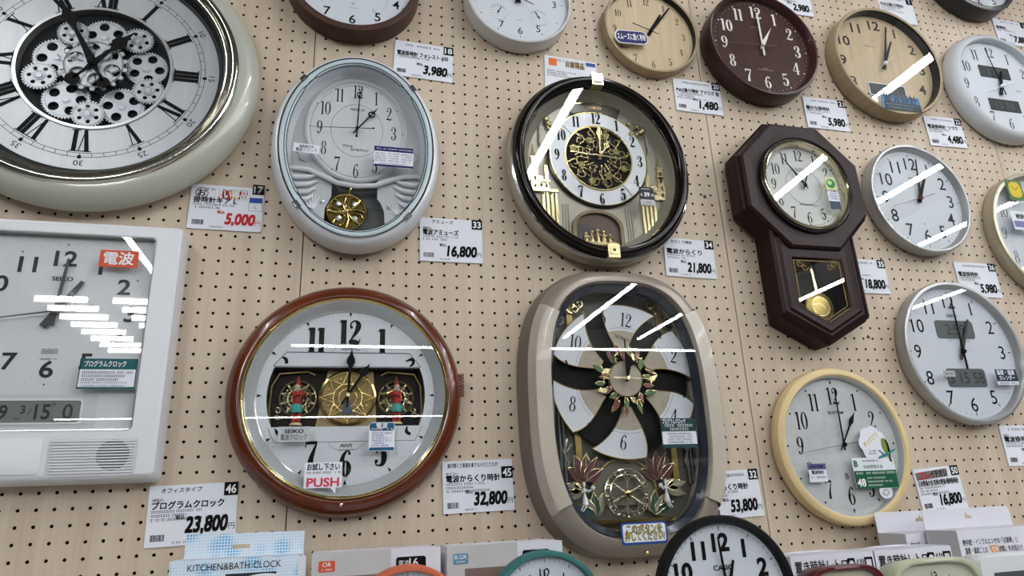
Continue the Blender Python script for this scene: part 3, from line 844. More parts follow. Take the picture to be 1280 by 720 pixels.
# white framed with thermometer and hygrometer
t = plain_clock('wall_clock', 'white framed round clock with thermometer and hygrometer dials cut by top edge', 0.3751, 0.6492, .1258, .045, .0075, mat('white_grey_frame', (196, 195, 192), .4), .1185, .034, WHITED, glass=False)
numerals(t, [n for n in range(1, 13) if n not in (4, 8)], .0865, .0865, .0344, .0185, INK, bold=0.0, sx=.95)
ticks(t, .106, .0344, INK, l5=.0055, l1=.003, w5=.0014, w1=.0005)
for u, v, nm in ((-.050, -.043, 'thermometer'), (.046, -.044, 'hygrometer')):
    b = MB().arc((u, v), .019, .0007, .0345, rad(-60), rad(60) - 0, 40)
    for k in range(13): b.stroke([pol(.0195, -130 + k * 21.6, (u, v)) + (.0008,), pol(.0225, -130 + k * 21.6, (u, v)) + (.0008,)], .0345, 1)
    for k in range(7): b.disc(pol(.014, -110 + k * 36, (u, v)), .0008, .0345, 6)
    b.arc((u, v), .021, .0008, .0345, rad(130), rad(210), 20)
    o = b.build(nm + '_scale', INK2, t)
    hand(o, 'needle', 28 if u < 0 else -28, .016, .0014, .0355, INK, 'bar', .004, (u, v)); MB().disc((u, v), .0025, .037, 12).build('needle_cap', INK, o)
MB().text('QUARTZ', 0, -.058, .0345, .0024).build('maker_mark', INK2, t)
hand(t, 'second_hand', 112, .036, .0022, .041, mat('maroon_hand', (88, 40, 48), .4), 'taper', .02)
hands(t, .038, (30, .05, .006), (358, .075, .005), cap=.0055)
# light wood, blue sticker
OAK = mat('light_oak', (166, 148, 118), .5, 0, .12, 12, (1, 1, 10), bump=.05)
OAKD = mat('light_oak_dial', (200, 180, 148), .5, 0, .12, 14, (6, 1, .5))
BLKIN = mat('black_inner_rim', (34, 34, 34), .4)
t = plain_clock('wall_clock', 'light wood round clock with a blue oval sticker over its nine', 0.713, 0.626, .1238, .030, .0068, OAK, .1165, .014, OAKD, glass=False, prof=[(.110, 0), (.1225, .003), (.1238, .008), (.1238, .028), (.1225, .030), (.118, .030), (.117, .029)])
MB().lathe([(.117, .029), (.1165, .0135)], n=128).build('inner_rim', BLKIN, t)
numerals(t, range(1, 13), .092, .092, .0145, .0195, INK, 'serif', wt=.9, sx=.9)
ticks(t, .111, .0145, INK2, dots=True, w5=.0009, w1=.0005)
hands(t, .017, (31, .066, .0085, .012), (37, .100, .0065, .012), (108, .022, .001, .05), cap=.005)
u0, v1 = px(t, 768, 33, .030); u1, v0 = px(t, 811, 60, .030)
s = MB().slab(rrect(-.043, .043, -.019, .019, .016), .0295, .0302).build('sticker', PAPER, t)
MB().slab(rrect(-.0405, .0405, -.0168, .0168, .014), .0302, .0305).build('sticker_field', NAVY_INK, s)
MB().text('スムーズに動く秒針', 0, 0, .0308, .014, bold=.018, fit=.076).build('print', WHITE_INK, s)
s.location = ((u0 + u1) / 2, 0, (v0 + v1) / 2); s.rotation_euler = (0, math.radians(-4), 0)
# dark walnut with cream numerals
t = plain_clock('wall_clock', 'dark walnut round clock with cream serif numerals on brown dial', 1.010, 0.6126, .1540, .055, .010, mat('dark_walnut', (62, 34, 32), .4, 0, .12, 20, (1, 1, 8), coat=.2), .139, .036, mat('dark_walnut_dial', (66, 42, 38), .5, 0, .15, 30, (6, 1, .4)), glass=False)
CRM = mat('cream_numeral', (226, 222, 208), .5)
numerals(t, range(1, 13), .105, .105, .0365, .0355, CRM, 'serif', wt=1.15, sx=.95)
ticks(t, .130, .0365, CRM, dots=True, w5=.0022, w1=.0008)
MB().text('CITIZEN', -.006, .058, .0365, .0055).build('maker_mark', GOLD_INK, t)
b = MB().rect(-.022, .022, -.0695, -.069, .0365); micro(b, -.006, .006, -.065, .0365, .002); b.build('small_mark', CRM, t)
hand(t, 'hour_hand', 31, .072, .0085, .039, CRM, 'dauphine', .012); hand(t, 'minute_hand', 0, .100, .0048, .0415, CRM, 'bar', .03)
hand(t, 'second_hand', 265, .108, .0009, .044, mat('dim_hand', (120, 100, 92), .4), 'sec', .04); hub(t, .0042, .046, CRM)
# light wood with digital strip
t = plain_clock('wall_clock', 'light wood round clock with small digital strip and blue sticker', 1.399, 0.6248, .1690, .045, .0095, OAK, .158, .020, OAKD, prof=[(.155, 0), (.167, .004), (.169, .010), (.169, .041), (.167, .0445), (.162, .045), (.1595, .044)])
MB().lathe([(.1595, .044), (.158, .0195)], n=128).build('inner_rim', BLKIN, t)
DKBR = mat('dark_brown_numeral', (46, 38, 32), .5)
plain_nums(t, .1285, .0205, .0295, DKBR, bold=.02, sx=1.1)
MB().text('MAG', -.030, .056, .0205, .0055, sx=2).build('maker_mark', INK2, t)
hands(t, .025, (28, .088, .0085, .02), (15, .128, .0065, .02), (232, .055, .0012, .038), ms=PAPER, cap=.006)
o = MB().slab(rrect(-.068, .052, -.103, -.062, .001), .0205, .022).build('display_frame', PAPER, t)
MB().rect(-.065, .049, -.1, -.065, .0223).build('display', LCDDK, o)
MB().text('12 31', 0, -.082, .0226, .018).build('display_digits', mat('lcd_faint', (78, 82, 80), .4), o)
D = .0465
u0, v1 = px(t, 1100, 117, D); u1, v0 = px(t, 1153, 141, D)
s = sticker(t, u0, u1, v0, v1, D, mat('sky_blue_sticker', (62, 118, 160), .4), .001)
h = v1 - v0
MB().rect(u0 + .006, u1, v0, v0 + h * .5, D + .0003).build('band', mat('blackish_blue', (16, 34, 52), .4), s)
MB().text('電波時計', (u0 + u1) / 2, v1 - h * .26, D + .0005, .024, bold=.02, fit=(u1 - u0) * .86).build('print', mat('dark_blue_print', (14, 30, 58), .4), s)
b = MB(); micro(b, u0 + .012, u1 - .01, v0 + h * .36, D + .0006, .004, 4); micro(b, u0 + .012, u1 - .03, v0 + h * .15, D + .0006, .004, 5); b.build('small_print', mat('grey_blue_print', (120, 150, 170), .5), s)
MB().disc((0, 0), .160, .0432, 96)
# white convex framed, two displays, right edge
PW = mat('white_convex_frame', (198, 202, 206), .35)
t = plain_clock('wall_clock', 'white plastic round clock with two dark displays cut by right edge', 1.785, 0.600, .175, .045, .022, PW, .150, .026, WHITED, glass=False, prof=[(.160, 0), (.172, .004), (.175, .012), (.174, .026), (.168, .038), (.160, .044), (.154, .045), (.151, .043), (.150, .0255)])
numerals(t, range(1, 13), .117, .117, .0265, .034, INK, 'serif', wt=.9, sx=.82)
ticks(t, .142, .0265, INK2, l5=.006, l1=.004, w5=.0016, w1=.0006)
for v0 in (.030, -.079):
    o = MB().slab([(-.062, v0 + .036), (-.056, v0), (.048, v0), (.048, v0 + .036)][::-1][::-1], .0262, .0275)
    o = MB().slab(rrect(-.058, .050, v0, v0 + .038, .002), .0262, .0275).build('display', LCDDK, t)
    MB().text('12 5' if v0 > 0 else '15 58', -.004, v0 + .019, .0279, .022).build('display_digits', mat('lcd_faint', (96, 100, 98)), o)
hands(t, .030, (18, .055, .010, .028), (350, .125, .0028, .028), (247, .085, .0022, .045), ms=PAPER, cap=.006)
MB().text('SEIKO', .065, -.005, .0265, .005).build('maker_mark', INK, t)
# black framed, top right corner
t = plain_clock('wall_clock', 'round clock with black frame and thin silver ring at top right corner', 1.79, .995, .150, .055, .012, mat('black_plastic_frame', (30, 29, 30), .35), .136, .040, WHITED)
MB().lathe([(.1385, .055), (.1375, .057), (.136, .056)], n=96).build('silver_ring', CHROME, t, 60)
plain_nums(t, .112, .0405, .0255, INK)
ticks(t, .133, .0405, INK)
hands(t, .044, (30, .06, .006), (358, .09, .005))
# silver framed
def silver_clock(label, x, z, r, depth, fw, dr, dd):
    return plain_clock('wall_clock', label, x, z, r, depth, fw, STEEL, dr, dd, WHITED, prof=[(r - .012, 0), (r - .003, .004), (r - .001, .010), (r, depth - .006), (r - .002, depth - .001), (r - .005, depth), (r - fw + .002, depth - .0005), (r - fw, depth - .003), (dr, dd)])
t = silver_clock('silver framed round clock with white dial beside the octagonal pendulum clock', 1.3955, .2227, .1486, .038, .0095, .135, .021)
c = (.006, .002)
plain_nums(t, .099, .0215, .0335, INK, c=c, bold=.004, sx=.95)
ticks(t, .129, .0215, INK, l5=.008, l1=.004, w5=.0020, w1=.0007, c=(.004, 0))
MB().text('SEIKO', .004, .060, .0215, .0062, bold=.01, sx=1.2).build('maker_mark', INK2, t)
hand(t, 'hour_hand', 28, .072, .010, .0245, BLACKM, 'taper', .012, c); hand(t, 'minute_hand', 8, .112, .0055, .027, BLACKM, 'taper', .012, c)
hand(t, 'second_hand', 252, .095, .0012, .0295, mat('red_hand', (140, 40, 40), .4), 'taper', .048, c); hub(t, .0055, .0315, mat('red_brown_cap', (92, 52, 48), .4), c)
MB().disc(pol(.068, 180, c), .0018, .0216, 10).build('sensor_dot', INK, t)
# silver framed with two calendar displays
t = silver_clock('silver framed round clock with calendar displays and dark blue sticker', 1.4137, -.167, .170, .035, .0115, .155, .018)
plain_nums(t, .1225, .0185, .032, INK, bold=.002, sx=.95)
ticks(t, .148, .0185, INK, l5=.008, l1=.004, w5=.0022, w1=.0007)
MB().text('SEIKO', .0, .088, .0185, .0072, bold=.01, sx=1.2).build('maker_mark', INK2, t)
for u0, u1, v0, v1, tx in ((-.056, .054, .032, .0755, '2:59'), (-.058, .053, -.083, -.040, '3 15 58')):
    o = MB().slab(rrect(u0, u1, v0, v1, .008), .0183, .0195).build('display', mat('lcd_mid', (92, 98, 98), .45), t)
    MB().text(tx, (u0 + u1) / 2, (v0 + v1) / 2, .0199, .026, sx=.9).build('display_digits', LCDDK, o)
b = MB(); micro(b, -.028, -.018, .026, .0186, .004, 1); micro(b, .022, .034, .026, .0186, .004, 2); b.build('display_caption', INK2, t)
hand(t, 'hour_hand', 27, .088, .0085, .0225, DKG, 'taper', .02); hand(t, 'minute_hand', 1, .128, .0055, .025, INK, 'taper', .042); hub(t, .0055, .029, INK)
D = .034
s = sticker(t, .066, .129, -.080, -.044, D, PAPER, .001)
MB().rect(.066, .129, -.072, -.044, D + .0003).build('band', mat('navy_sticker', (24, 46, 70), .4), s)
b = MB().text('温度・湿度', .096, -.0515, D + .0006, .0085, fit=.052, bold=.02); b.text('カレンダー', .097, -.064, D + .0006, .0085, fit=.046, bold=.02); b.build('print', WHITE_INK, s)
b = MB(); micro(b, .072, .122, -.076, D + .0005, .004); b.build('small_print', INK, s)
s = sticker(t, -.082, -.050, -.062, -.048, D, mat('grey_label', (175, 176, 178), .4), .0005); b = MB(); micro(b, -.078, -.056, -.055, D + .0004, .004); b.build('print', INK, s)
# champagne framed, right edge
t = plain_clock('wall_clock', 'champagne silver round clock with a yellow clock photo card at right edge', 1.785, .150, .177, .035, .012, mat('champagne_metal', (176, 170, 150), .3, .55), .160, .016, WHITED)
numerals(t, range(1, 13), .128, .128, .0165, .0335, DKBR, 'serif', wt=.7, sx=.85)
ticks(t, .152, .0165, INK2)
hands(t, .020, (30, .07, .008), (358, .11, .006), cap=.006)
D = .0362
u0, v1 = px(t, 1255.5, 224, D); u1, v0 = px(t, 1280, 251, D)
s = sticker(t, u0, u0 + .052, v0, v1, D, mat('grass_green_photo', (88, 120, 60), .5, 0, .3, 60), .001, 'photo_card')
MB().slab(rrect(u0 + .006, u0 + .046, v0 + .008, v1 - .006, .016), D, D + .0004).build('photo_clock', YELLOW_INK, s)
MB().stroke([(u0 + .026, (v0 + v1) / 2, .0015), (u0 + .014, (v0 + v1) / 2 + .010, .0015)], D + .0007, 1).stroke([(u0 + .026, (v0 + v1) / 2, .0015), (u0 + .040, (v0 + v1) / 2 + .012, .0015)], D + .0007, 1).build('print', INK, s)
u0, v1 = px(t, 1259, 263, D); u1, v0 = px(t, 1280, 287, D)
s = sticker(t, u0 + .008, u0 + .07, v0, v1, D, PAPER, .001)
MB().rect(u0 + .012, u0 + .066, v0 + .006, v0 + .024, D + .0004).build('band', mat('violet_band', (120, 120, 170), .5), s)
b = MB().text('秒針', u0 + .038, v0 + .036, D + .0005, .011, bold=.02); b.build('print', INK, s)
# cream framed bird clock
CRW = mat('cream_wood_frame', (222, 198, 150), .4, 0, .06, 10)
t = plain_clock('wall_clock', 'cream framed round clock with bird song stickers on grey dial', 1.037, -.372, .1625, .034, .020, CRW, .142, .018, mat('pale_grey_map_dial', (198, 200, 201), .5, 0, .12, 18),
    prof=[(.150, 0), (.158, .003), (.1625, .010), (.1625, .022), (.160, .030), (.154, .034), (.147, .034), (.1435, .030)], glass_d=.031)
MB().lathe([(.1435, .030), (.140, .024), (.1405, .018)], n=128).build('inner_rim', mat('pale_silver_rim', (196, 198, 196), .3, .3), t, 50)
numerals(t, range(1, 13), .1015, .1025, .0185, .0365, INK, 'serif', wt=1.0, sx=.82)
ticks(t, .131, .0185, INK, dots=True, w5=.0022, w1=.0006)
MB().stroke([(0, .128, .002), (0, .136, .002)], .0186, 1).stroke([(0, -.128, .002), (0, -.136, .002)], .0186, 1).build('twelve_six_marks', INK, t)
t.children[-1]['kind'] = 'stuff'
MB().text('RHYTHM', .0, .067, .0186, .0062, bold=.01, sx=1.1).build('maker_mark', INK, t)
hand(t, 'hour_hand', 33, .080, .0055, .022, BLACKM, 'spade', .012); hand(t, 'minute_hand', 1, .118, .0035, .0245, BLACKM, 'taper', .012)
hand(t, 'second_hand', 262, .108, .0009, .027, INK2, 'sec', .04); hub(t, .0045, .029, INK)
D = .0325
s, u0, u1, v0, v1 = psticker(t, 1009, 580, 1035.5, 602, D, PAPER, .001)
MB().rect(u0, u1, v1 - (v1 - v0) * .32, v1, D + .0003).build('band', mat('violet_grey_band', (92, 84, 128), .5), s)
MB().text('RHYTHM', (u0 + u1) / 2, v1 - (v1 - v0) * .16, D + .0005, .0045, bold=.02, sx=1.1).build('band_print', INK, s)
b = MB().text('電波時計', (u0 + u1) / 2, v1 - (v1 - v0) * .48, D + .0005, .0058, bold=.02, sx=.9); micro(b, u0 + .004, u1 - .004, v0 + (v1 - v0) * .26, D + .0005, .0035, 8); b.build('print', INK, s)
def cloud(c, r, n=7):
    out = []
    for k in range(84):
        a = 2 * PI * k / 84
        q = r * (0.90 + .13 * abs(math.sin(n * a / 2)))
        out.append((c[0] + q * math.cos(a), c[1] + q * math.sin(a) * 1.05))
    return out
cu, cv = px(t, 1091, 554, D)
s = MB().slab(cloud((cu, cv), .034), D - .0006, D).build('sticker', PAPER, t)
MB().text('ホッピピリ!', cu - .004, cv + .008, D + .0005, .0085, bold=.01, fit=.045, rot=.55).build('print', YELLOW_INK, s)
b = MB(); micro(b, cu - .012, cu + .014, cv - .016, D + .0005, .003, 3); micro(b, cu - .016, cu + .004, cv - .021, D + .0005, .003, 4); b.build('small_print', INK, s)
bu, bv = px(t, 1106, 560, D)
s = MB().slab([(bu + x * .001, bv + y * .001) for x, y in ((-6, 18), (-1, 21), (5, 17), (9, 8), (10, -4), (8, -16), (10, -26), (6, -28), (3, -14), (-3, -8), (-7, 2), (-7, 10))], D, D + .0008).build('bird_sticker', mat('olive_green_bird', (120, 140, 60), .5), t)
MB().slab([(bu + x * .001, bv + y * .001) for x, y in ((2, 19), (6, 17), (10, 8), (11, -6), (9, -18), (11, -28), (7, -28), (6, -10), (5, 6))], D + .0008, D + .0011).build('bird_wing', INK, s)
MB().stroke([(bu - .022, bv - .020, .004), (bu, bv - .013, .005), (bu + .024, bv - .003, .003)], D + .0014).stroke([(bu - .006, bv - .014, .003), (bu - .016, bv - .004, .002)], D + .0014, 1).build('branch', mat('teal_branch', (40, 130, 130), .5), s)
s, u0, u1, v0, v1 = psticker(t, 1064, 573, 1124, 609, D - .0004, PAPER, .002, -.02)
w, h = u1 - u0, v1 - v0
MB().rect(u0, u1, v0, v0 + h * .58, D + .0001).build('band', GREEN_INK, s)
b = MB().text('B', u0 + .008, v1 - h * .18, D + .0004, .012, bold=.03); b.text('日本野鳥の会', u0 + w * .48, v1 - h * .30, D + .0004, .0062, fit=w * .45); micro(b, u0 + .02, u0 + w * .6, v1 - h * .10, D + .0004, .003, 2); b.build('print', GREEN_INK, s)
b = MB().text('48', u0 + w * .13, v0 + h * .20, D + .0005, .0145, bold=.03); micro(b, u0 + .004, u1 - .005, v0 + h * .50, D + .0005, .0035, 1); micro(b, u0 + w * .28, u0 + w * .7, v0 + h * .34, D + .0005, .003, 2); micro(b, u0 + w * .28, u1 - .01, v0 + h * .22, D + .0005, .003, 3); micro(b, u0 + w * .28, u0 + w * .62, v0 + h * .10, D + .0005, .003, 3); b.build('band_print', WHITE_INK, s)
cu, cv = px(t, 1108, 615, D)
s = MB().slab(ell((cu, cv), .016, .013), D - .001, D - .0004).build('sticker', PAPER, t)
MB().stroke([(cu - .009, cv - .004, .0012), (cu - .002, cv + .005, .0012), (cu + .007, cv + .001, .0012), (cu + .001, cv - .006, .0012), (cu - .009, cv - .004, .0012)], D).build('print', INK2, s)
b = MB(); b.text('B', *px(t, 1059, 595, .019), .0188, .012, bold=.01); micro(b, .008, .024, -.052, .0188, .002, 2); b.build('dial_mark', INK2, t)

# ---------- black and gold musical clock
t = thing('musical_clock', 'round black framed musical clock with gold filigree dial and castle relief', 'clock', 0.5385, 0.226)
A, B = .2035, .2212
CHAMP = mat('champagne_body', (172, 168, 152), .32, .45)
MB().lathe([(-.014, 0), (-.002, .004), (.003, .014), (.004, .034), (.002, .044), (-.002, .048)], A, B, n=160).build('body', CHAMP, t, 60)
MB().lathe([(.001, .044), (.001, .050), (-.003, .052), (-.006, .050)], A, B, n=160).build('silver_edge', CHROME, t, 60)
MB().lathe([(-.005, .046), (-.004, .056), (-.008, .064), (-.014, .0675), (-.021, .0665), (-.026, .061), (-.0285, .052), (-.030, .046)], A, B, n=160).build('front_ring', mat('espresso_lacquer', (18, 12, 10), .14, 0, .1, 10, spec=.3), t, 60)
PEA = mat('pearl_beige', (158, 154, 140), .35, .25, .06, 8)
MB().lathe([(-.030, .046), (-.034, .030), (-.046, .016)], A, B, n=160).build('inner_slope', PEA, t, 60)
n = 96; MB().add([((A - .044) * math.cos(2 * PI * k / n), (B - .044) * math.sin(2 * PI * k / n), .016) for k in range(n)], [tuple(range(n))]).build('backplate', PEA, t)
for s in (1, -1):
    g = MB().box(-.013, .013, B - .031 if s > 0 else -B + .001, B - .001 if s > 0 else -B + .031, .046, .069)
    g.box(-.009, .009, s * (B - .016) - .008, s * (B - .016) + .008, .069, .0715)
    o = g.build('gold_clip', PALEGOLD, t)
    if s < 0: MB().disc((0, -B + .016), .0032, .0719, 12).build('button', INK, o)
cd = (.004, .030)
MB().lathe([(.118, .016), (.118, .022), (.114, .024)], c=cd, n=96).build('dial_shadow_ring', mat('dial_shadow_black', (18, 16, 15), .2), t, 60)  # dark ring paints the shade beneath the dial's edge
MB().disc(cd, .112, .0215, 96).build('mechanism_plate', mat('mechanism_black', (12, 11, 10), .6, spec=.1), t)
DW = mat('silver_white_dial', (208, 211, 216), .35, .15)
def sector(c, r0, r1, a0, a1, n=24):
    return [pol(r1, a0 + (a1 - a0) * k / n, c) for k in range(n + 1)][::-1] + [pol(r0, a0 + (a1 - a0) * k / n, c) for k in range(n + 1)]
for a0, a1, d in ((-47, 47, .0285), (47, 140, .0265), (140, 220, .0245), (220, 313, .0265)):
    L = sector(cd, .079, .1135, a0, a1)
    o = MB().slab(L, d - .002, d).build('dial_segment', DW, t)
    MB().tube([p + (d,) for p in [pol(.1135, a0 + (a1 - a0) * k / 24, cd) for k in range(25)]], .0011, 6).tube([p + (d,) for p in [pol(.079, a0 + (a1 - a0) * k / 24, cd) for k in range(25)]], .0011, 6).build('gold_edge', GOLD, o, 60)
    o2 = t.children[-1]
for nn in range(1, 13):
    d = .0289 if nn in (11, 12, 1) else (.0249 if nn == 6 else .0269)
    numerals(t, [nn], .0975, .0985, d, .0275, INK, 'serif', c=cd, wt=1.5, sx=.8)
R = random.Random(4)
def curl(c, r, a, turns, d, sgn=1, n=18): return [(c[0] + r * (1 - .8 * k / n) * math.cos(a + sgn * turns * 2 * PI * k / n), c[1] + r * (1 - .8 * k / n) * math.sin(a + sgn * turns * 2 * PI * k / n), d) for k in range(n + 1)]
b = MB()
for k in range(12):
    a = k * 30 + 15; c = pol(.060, a, cd)
    b.tube(curl(c, .0135, R.uniform(0, 6), 1.2, .026 + .002 * (k % 2), 1 if k % 2 else -1), .0009, 6)
    q = pol(.036, a + 12, cd); b.tube(curl(q, .013, R.uniform(0, 6), 1.0, .028, -1 if k % 2 else 1), .0009, 6)
    b.tube([pol(.018, a, cd) + (.027,), pol(.045, a + 14, cd) + (.029,), pol(.077, a + 3, cd) + (.026,)], .0009, 6)
b.tube([pol(.0775, k * 6, cd) + (.0265,) for k in range(60)], .0016, 6, True)
b.tube([pol(.052, k * 9, cd) + (.025,) for k in range(40)], .0009, 6, True)
b.build('filigree', mat('filigree_brass', (206, 190, 136), .25, .85), t, 60)
for k in range(8):
    c = pol(.047 if k % 2 else .062, k * 45 + 20, cd)
    o = MB().lathe([(.0085, .024), (.0085, .027), (.0075, .028), (.007, .026)], c=c, n=24).build('rosette', mat('filigree_brass', (206, 190, 136)), t, 60)
    MB().disc(c, .0072, .0265, 20).build('rosette_centre', mat('olive_gold', (108, 100, 52), .3, .5), o)
hand(t, 'hour_hand', 31, .048, .008, .032, PALEGOLD, 'spade', .008, cd); hand(t, 'minute_hand', 2, .080, .0075, .035, PALEGOLD, 'spade', .008, cd)
hand(t, 'second_hand', 93, .044, .0022, .0375, PALEGOLD, 'taper', .07, cd); hub(t, .005, .039, GOLD, cd)
# arch plaque over the dial
L = [pol(.155, -24 + 48 * k / 16, (.004, .015)) for k in range(17)][::-1] + [pol(.133, -24 + 48 * k / 16, (.004, .015)) for k in range(17)]
o = MB().slab(L, .016, .026).build('name_arch', mat('dark_arch', (52, 48, 42), .25, .3), t)
MB().text('SEIKO', .004, .1585, .0265, .007, sx=1.3).build('maker_mark', GOLD_INK, o)
MB().tube([pol(.1555, -24 + 48 * k / 16, (.004, .015)) + (.026,) for k in range(17)], .0013, 6).build('arch_edge', GOLD, o, 60)
# plaster scroll lines either side
for s in (-1, 1):
    b = MB(); u = s * .150 + .004
    b.tube([(s * .115, .120, .017), (s * .128, .100, .019), (s * .130, .060, .019), (s * .122, .045, .017)], .003, 8)
    b.build('scroll_trim', PEA, t, 60)
    # cherub cluster
    b = MB(); c = (s * .098 + .004, .110)
    for k in range(11):
        b.ball((c[0] + R.uniform(-.020, .020), c[1] - s * 0 + R.uniform(-.018, .018), .020 + R.uniform(0, .004)), (R.uniform(.005, .0085), R.uniform(.005, .0085), .005), 10, 6)
    for k in range(4): b.tube(curl((c[0] + R.uniform(-.018, .018), c[1] + R.uniform(-.016, .016)), .010, R.uniform(0, 6), .8, .024), .0015, 6)
    b.build('cherub_relief', mat('silver_gilt', (176, 162, 122), .25, .8), t, 60)
    # castle relief: columns, cornices, spires
    cx = s * .128 + (.008 if s > 0 else -.002)
    b = MB()
    for k in range(8):
        u = cx - .036 + k * .0095
        top = -.055 if k % 2 else -.060
        if (u / (A - .036)) ** 2 + (-.11 / (B - .036)) ** 2 > 1: continue
        lo = max(-.165, -(B - .040) * math.sqrt(max(0, 1 - (u / (A - .038)) ** 2)))
        b.box(u - .0028, u + .0028, lo, top, .016, .022); b.ball((u, top - .004, .021), (.0045, .003, .003), 8, 5)
    b.box(cx - .036, cx + .020 if s > 0 else cx + .036, -.060, -.053, .016, .024); b.box(cx - .020, cx + .016, -.052, -.036, .016, .021); b.box(cx - .024, cx + .018, -.037, -.033, .016, .023)
    b.lathe([(.010, .016), (.009, .020), (.006, .022)], c=(cx - .002, -.028), n=16, cap1=True)
    tw = s * .148 + .003
    for dv, w in ((-.03, .0085), (.0, .0075), (.022, .006)): b.box(tw - w, tw + w, dv - .030, dv, .016, .022); b.box(tw - w - .002, tw + w + .002, dv - .003, dv, .016, .024)
    b.add([(tw - .006, .022, .016), (tw + .006, .022, .016), (tw, .060, .018), (tw, .022, .024)], [(0, 3, 2), (3, 1, 2), (0, 1, 3)])
    u2 = s * .118
    b.box(u2 - .004, u2 + .004, -.036, .004, .016, .021); b.add([(u2 - .005, .004, .016), (u2 + .005, .004, .016), (u2, .032, .018), (u2, .004, .022)], [(0, 3, 2), (3, 1, 2), (0, 1, 3)])
    b.build('castle_relief', PALEGOLD, t)
    b = MB()
    for k in range(4): b.rect(tw - .002, tw + .002, -.052 + k * .018, -.044 + k * .018, .0243)
    for k in range(3): b.rect(cx - .016 + k * .012, cx - .011 + k * .012, -.048, -.040, .0213)
    b.build('castle_windows', mat('dark_gold_shadow', (70, 58, 34), .5), t)
for s in (-1, 1):
    b = MB()
    for k in range(3): b.tube([(s * .066 - .006 + s * k * .006, -.084, .0165), (s * .068 - .006 + s * k * .006, -.165 + k * .006, .0165)], .0022, 8)
    b.build('pilaster', PEA, t, 60)
# window with figures
W0 = []
for k in range(21):
    a = PI * k / 20
    W0.append((-.010 + .058 * math.cos(a), -.135 + .040 * math.sin(a)))
W0 = [(.048, -.176)] + W0 + [(-.068, -.176)]
MB().slab(W0, .016, .024, [[(-.010 + (p[0] + .010) * .86, -.137 + (p[1] + .137) * (.84 if p[1] > -.17 else .98)) for p in W0]]).build('window_frame', mat('bronze_window', (110, 96, 74), .3, .6), t)
MB().flat(W0, .0165).build('stage', mat('brown_stage', (84, 62, 52), .3, .2), t)
MB().flat([(-.055, -.170), (-.018, -.170), (-.018, -.128), (-.055, -.128)], .0172).build('mirror_panel', mat('mirror', (190, 190, 196), .05, 1), t)
for k in range(5):
    u = -.040 + k * .0135; h = (.026, .031, .036, .033, .025)[k]
    b = MB().lathe([(.0065, 0), (.005, .012)], n=3)
    b = MB()
    b.tube([(u, -.174, .021), (u, -.174 + h * .4, .022), (u, -.174 + h * .7, .022)], [.0068, .0045, .0028], 10)
    b.ball((u, -.174 + h * .86, .022), .0040, 10, 6); b.tube([(u - .004, -.174 + h * .6, .024), (u + .006, -.174 + h * .5, .028)], .0016, 6)
    b.build('figurine', mat('warm_silver_gilt', (214, 196, 150), .2, .85), t, 60)
MB().box(-.048, .024, -.178, -.172, .017, .030).build('figurine_base', mat('warm_silver_gilt', (214, 196, 150)), t)
n = 96; MB().add([((A - .0285) * math.cos(2 * PI * k / n), (B - .0285) * math.sin(2 * PI * k / n), .0535) for k in range(n)], [tuple(range(n))]).build('glass', GLASS, t)
D = .0548
s, u0, u1, v0, v1 = psticker(t, 798, 233, 819.5, 258, D, mat('grey_dark_sticker', (46, 42, 48), .4), .005)
MB().slab(rrect(u0 + .001, u1 - .001, v0 + .001, v0 + (v1 - v0) * .33, .003), D, D + .0003).build('band', mat('pale_grey_band', (190, 190, 192), .5), s)
b = MB().text('39', (u0 + u1) / 2, v0 + (v1 - v0) * .60, D + .0005, .0095, bold=.03); b.text('全', u0 + .005, v0 + (v1 - v0) * .58, D + .0005, .005); b.text('曲', u1 - .005, v0 + (v1 - v0) * .58, D + .0005, .005); micro(b, u0 + .006, u1 - .006, v1 - .005, D + .0005, .0025); b.build('print', WHITE_INK, s)
b = MB(); micro(b, u0 + .008, u1 - .008, v0 + .009, D + .0005, .003, 2); micro(b, u0 + .005, u1 - .005, v0 + .0045, D + .0005, .002, 3); b.build('small_print', INK, s)

# ---------- octagonal pendulum clock
t = thing('pendulum_clock', 'dark mahogany octagonal clock with a pendulum box below', 'clock', 1.0265, 0.2075)
MAH = mat('dark_mahogany', (38, 17, 18), .45, 0, .15, 18, (1, 1, 5), spec=.2)
def octo(R_, d, rot=22.5): return [pol(R_, rot + 45 * k) + (d,) for k in range(8)][::-1]
oc = MB().loft([octo(.165, 0), octo(.178, .020), octo(.180, .050), octo(.175, .058), octo(.171, .060), octo(.169, .069), octo(.163, .073), octo(.140, .071)]); oc.build('case', MAH, t)
MB().flat([p[:2] for p in octo(.1405, 0)], .071, [ell((0.002, 0), .119, .119, 64)]).build('front_board', MAH, t)
MB().lathe([(.119, .071), (.121, .074), (.120, .079), (.1165, .081), (.113, .078), (.1115, .066)], c=(.002, 0), n=96).build('wood_ring', mat('ebony_ring', (30, 18, 20), .25), t, 60)
MB().lathe([(.1125, .075), (.1115, .080), (.108, .0815), (.1055, .078), (.104, .060)], c=(.002, 0), n=96).build('bezel', mat('bright_gold_silver', (215, 205, 175), .15, 1.0), t, 60)
cd = (.006, .003)
MB().disc((.002, 0), .106, .060, 96).build('dial', mat('cream_grey_dial', (206, 208, 204), .45), t)
MB().arc(cd, .046, .0006, .0603, n=64).arc(cd, .0475, .0004, .0603, n=64).arc(cd, .0985, .0006, .0603, n=96).build('dial_lines', INK2, t)
numerals(t, range(1, 13), .0785, .0790, .0604, .0285, INK, 'serif', c=cd, wt=.95, sx=.82)
ticks(t, .097, .0604, INK, c=cd, dots=True, w5=.0018, w1=.0006)
MB().text('SEIKO', .004, .044, .0604, .0055, sx=1.2).build('maker_mark', INK2, t)
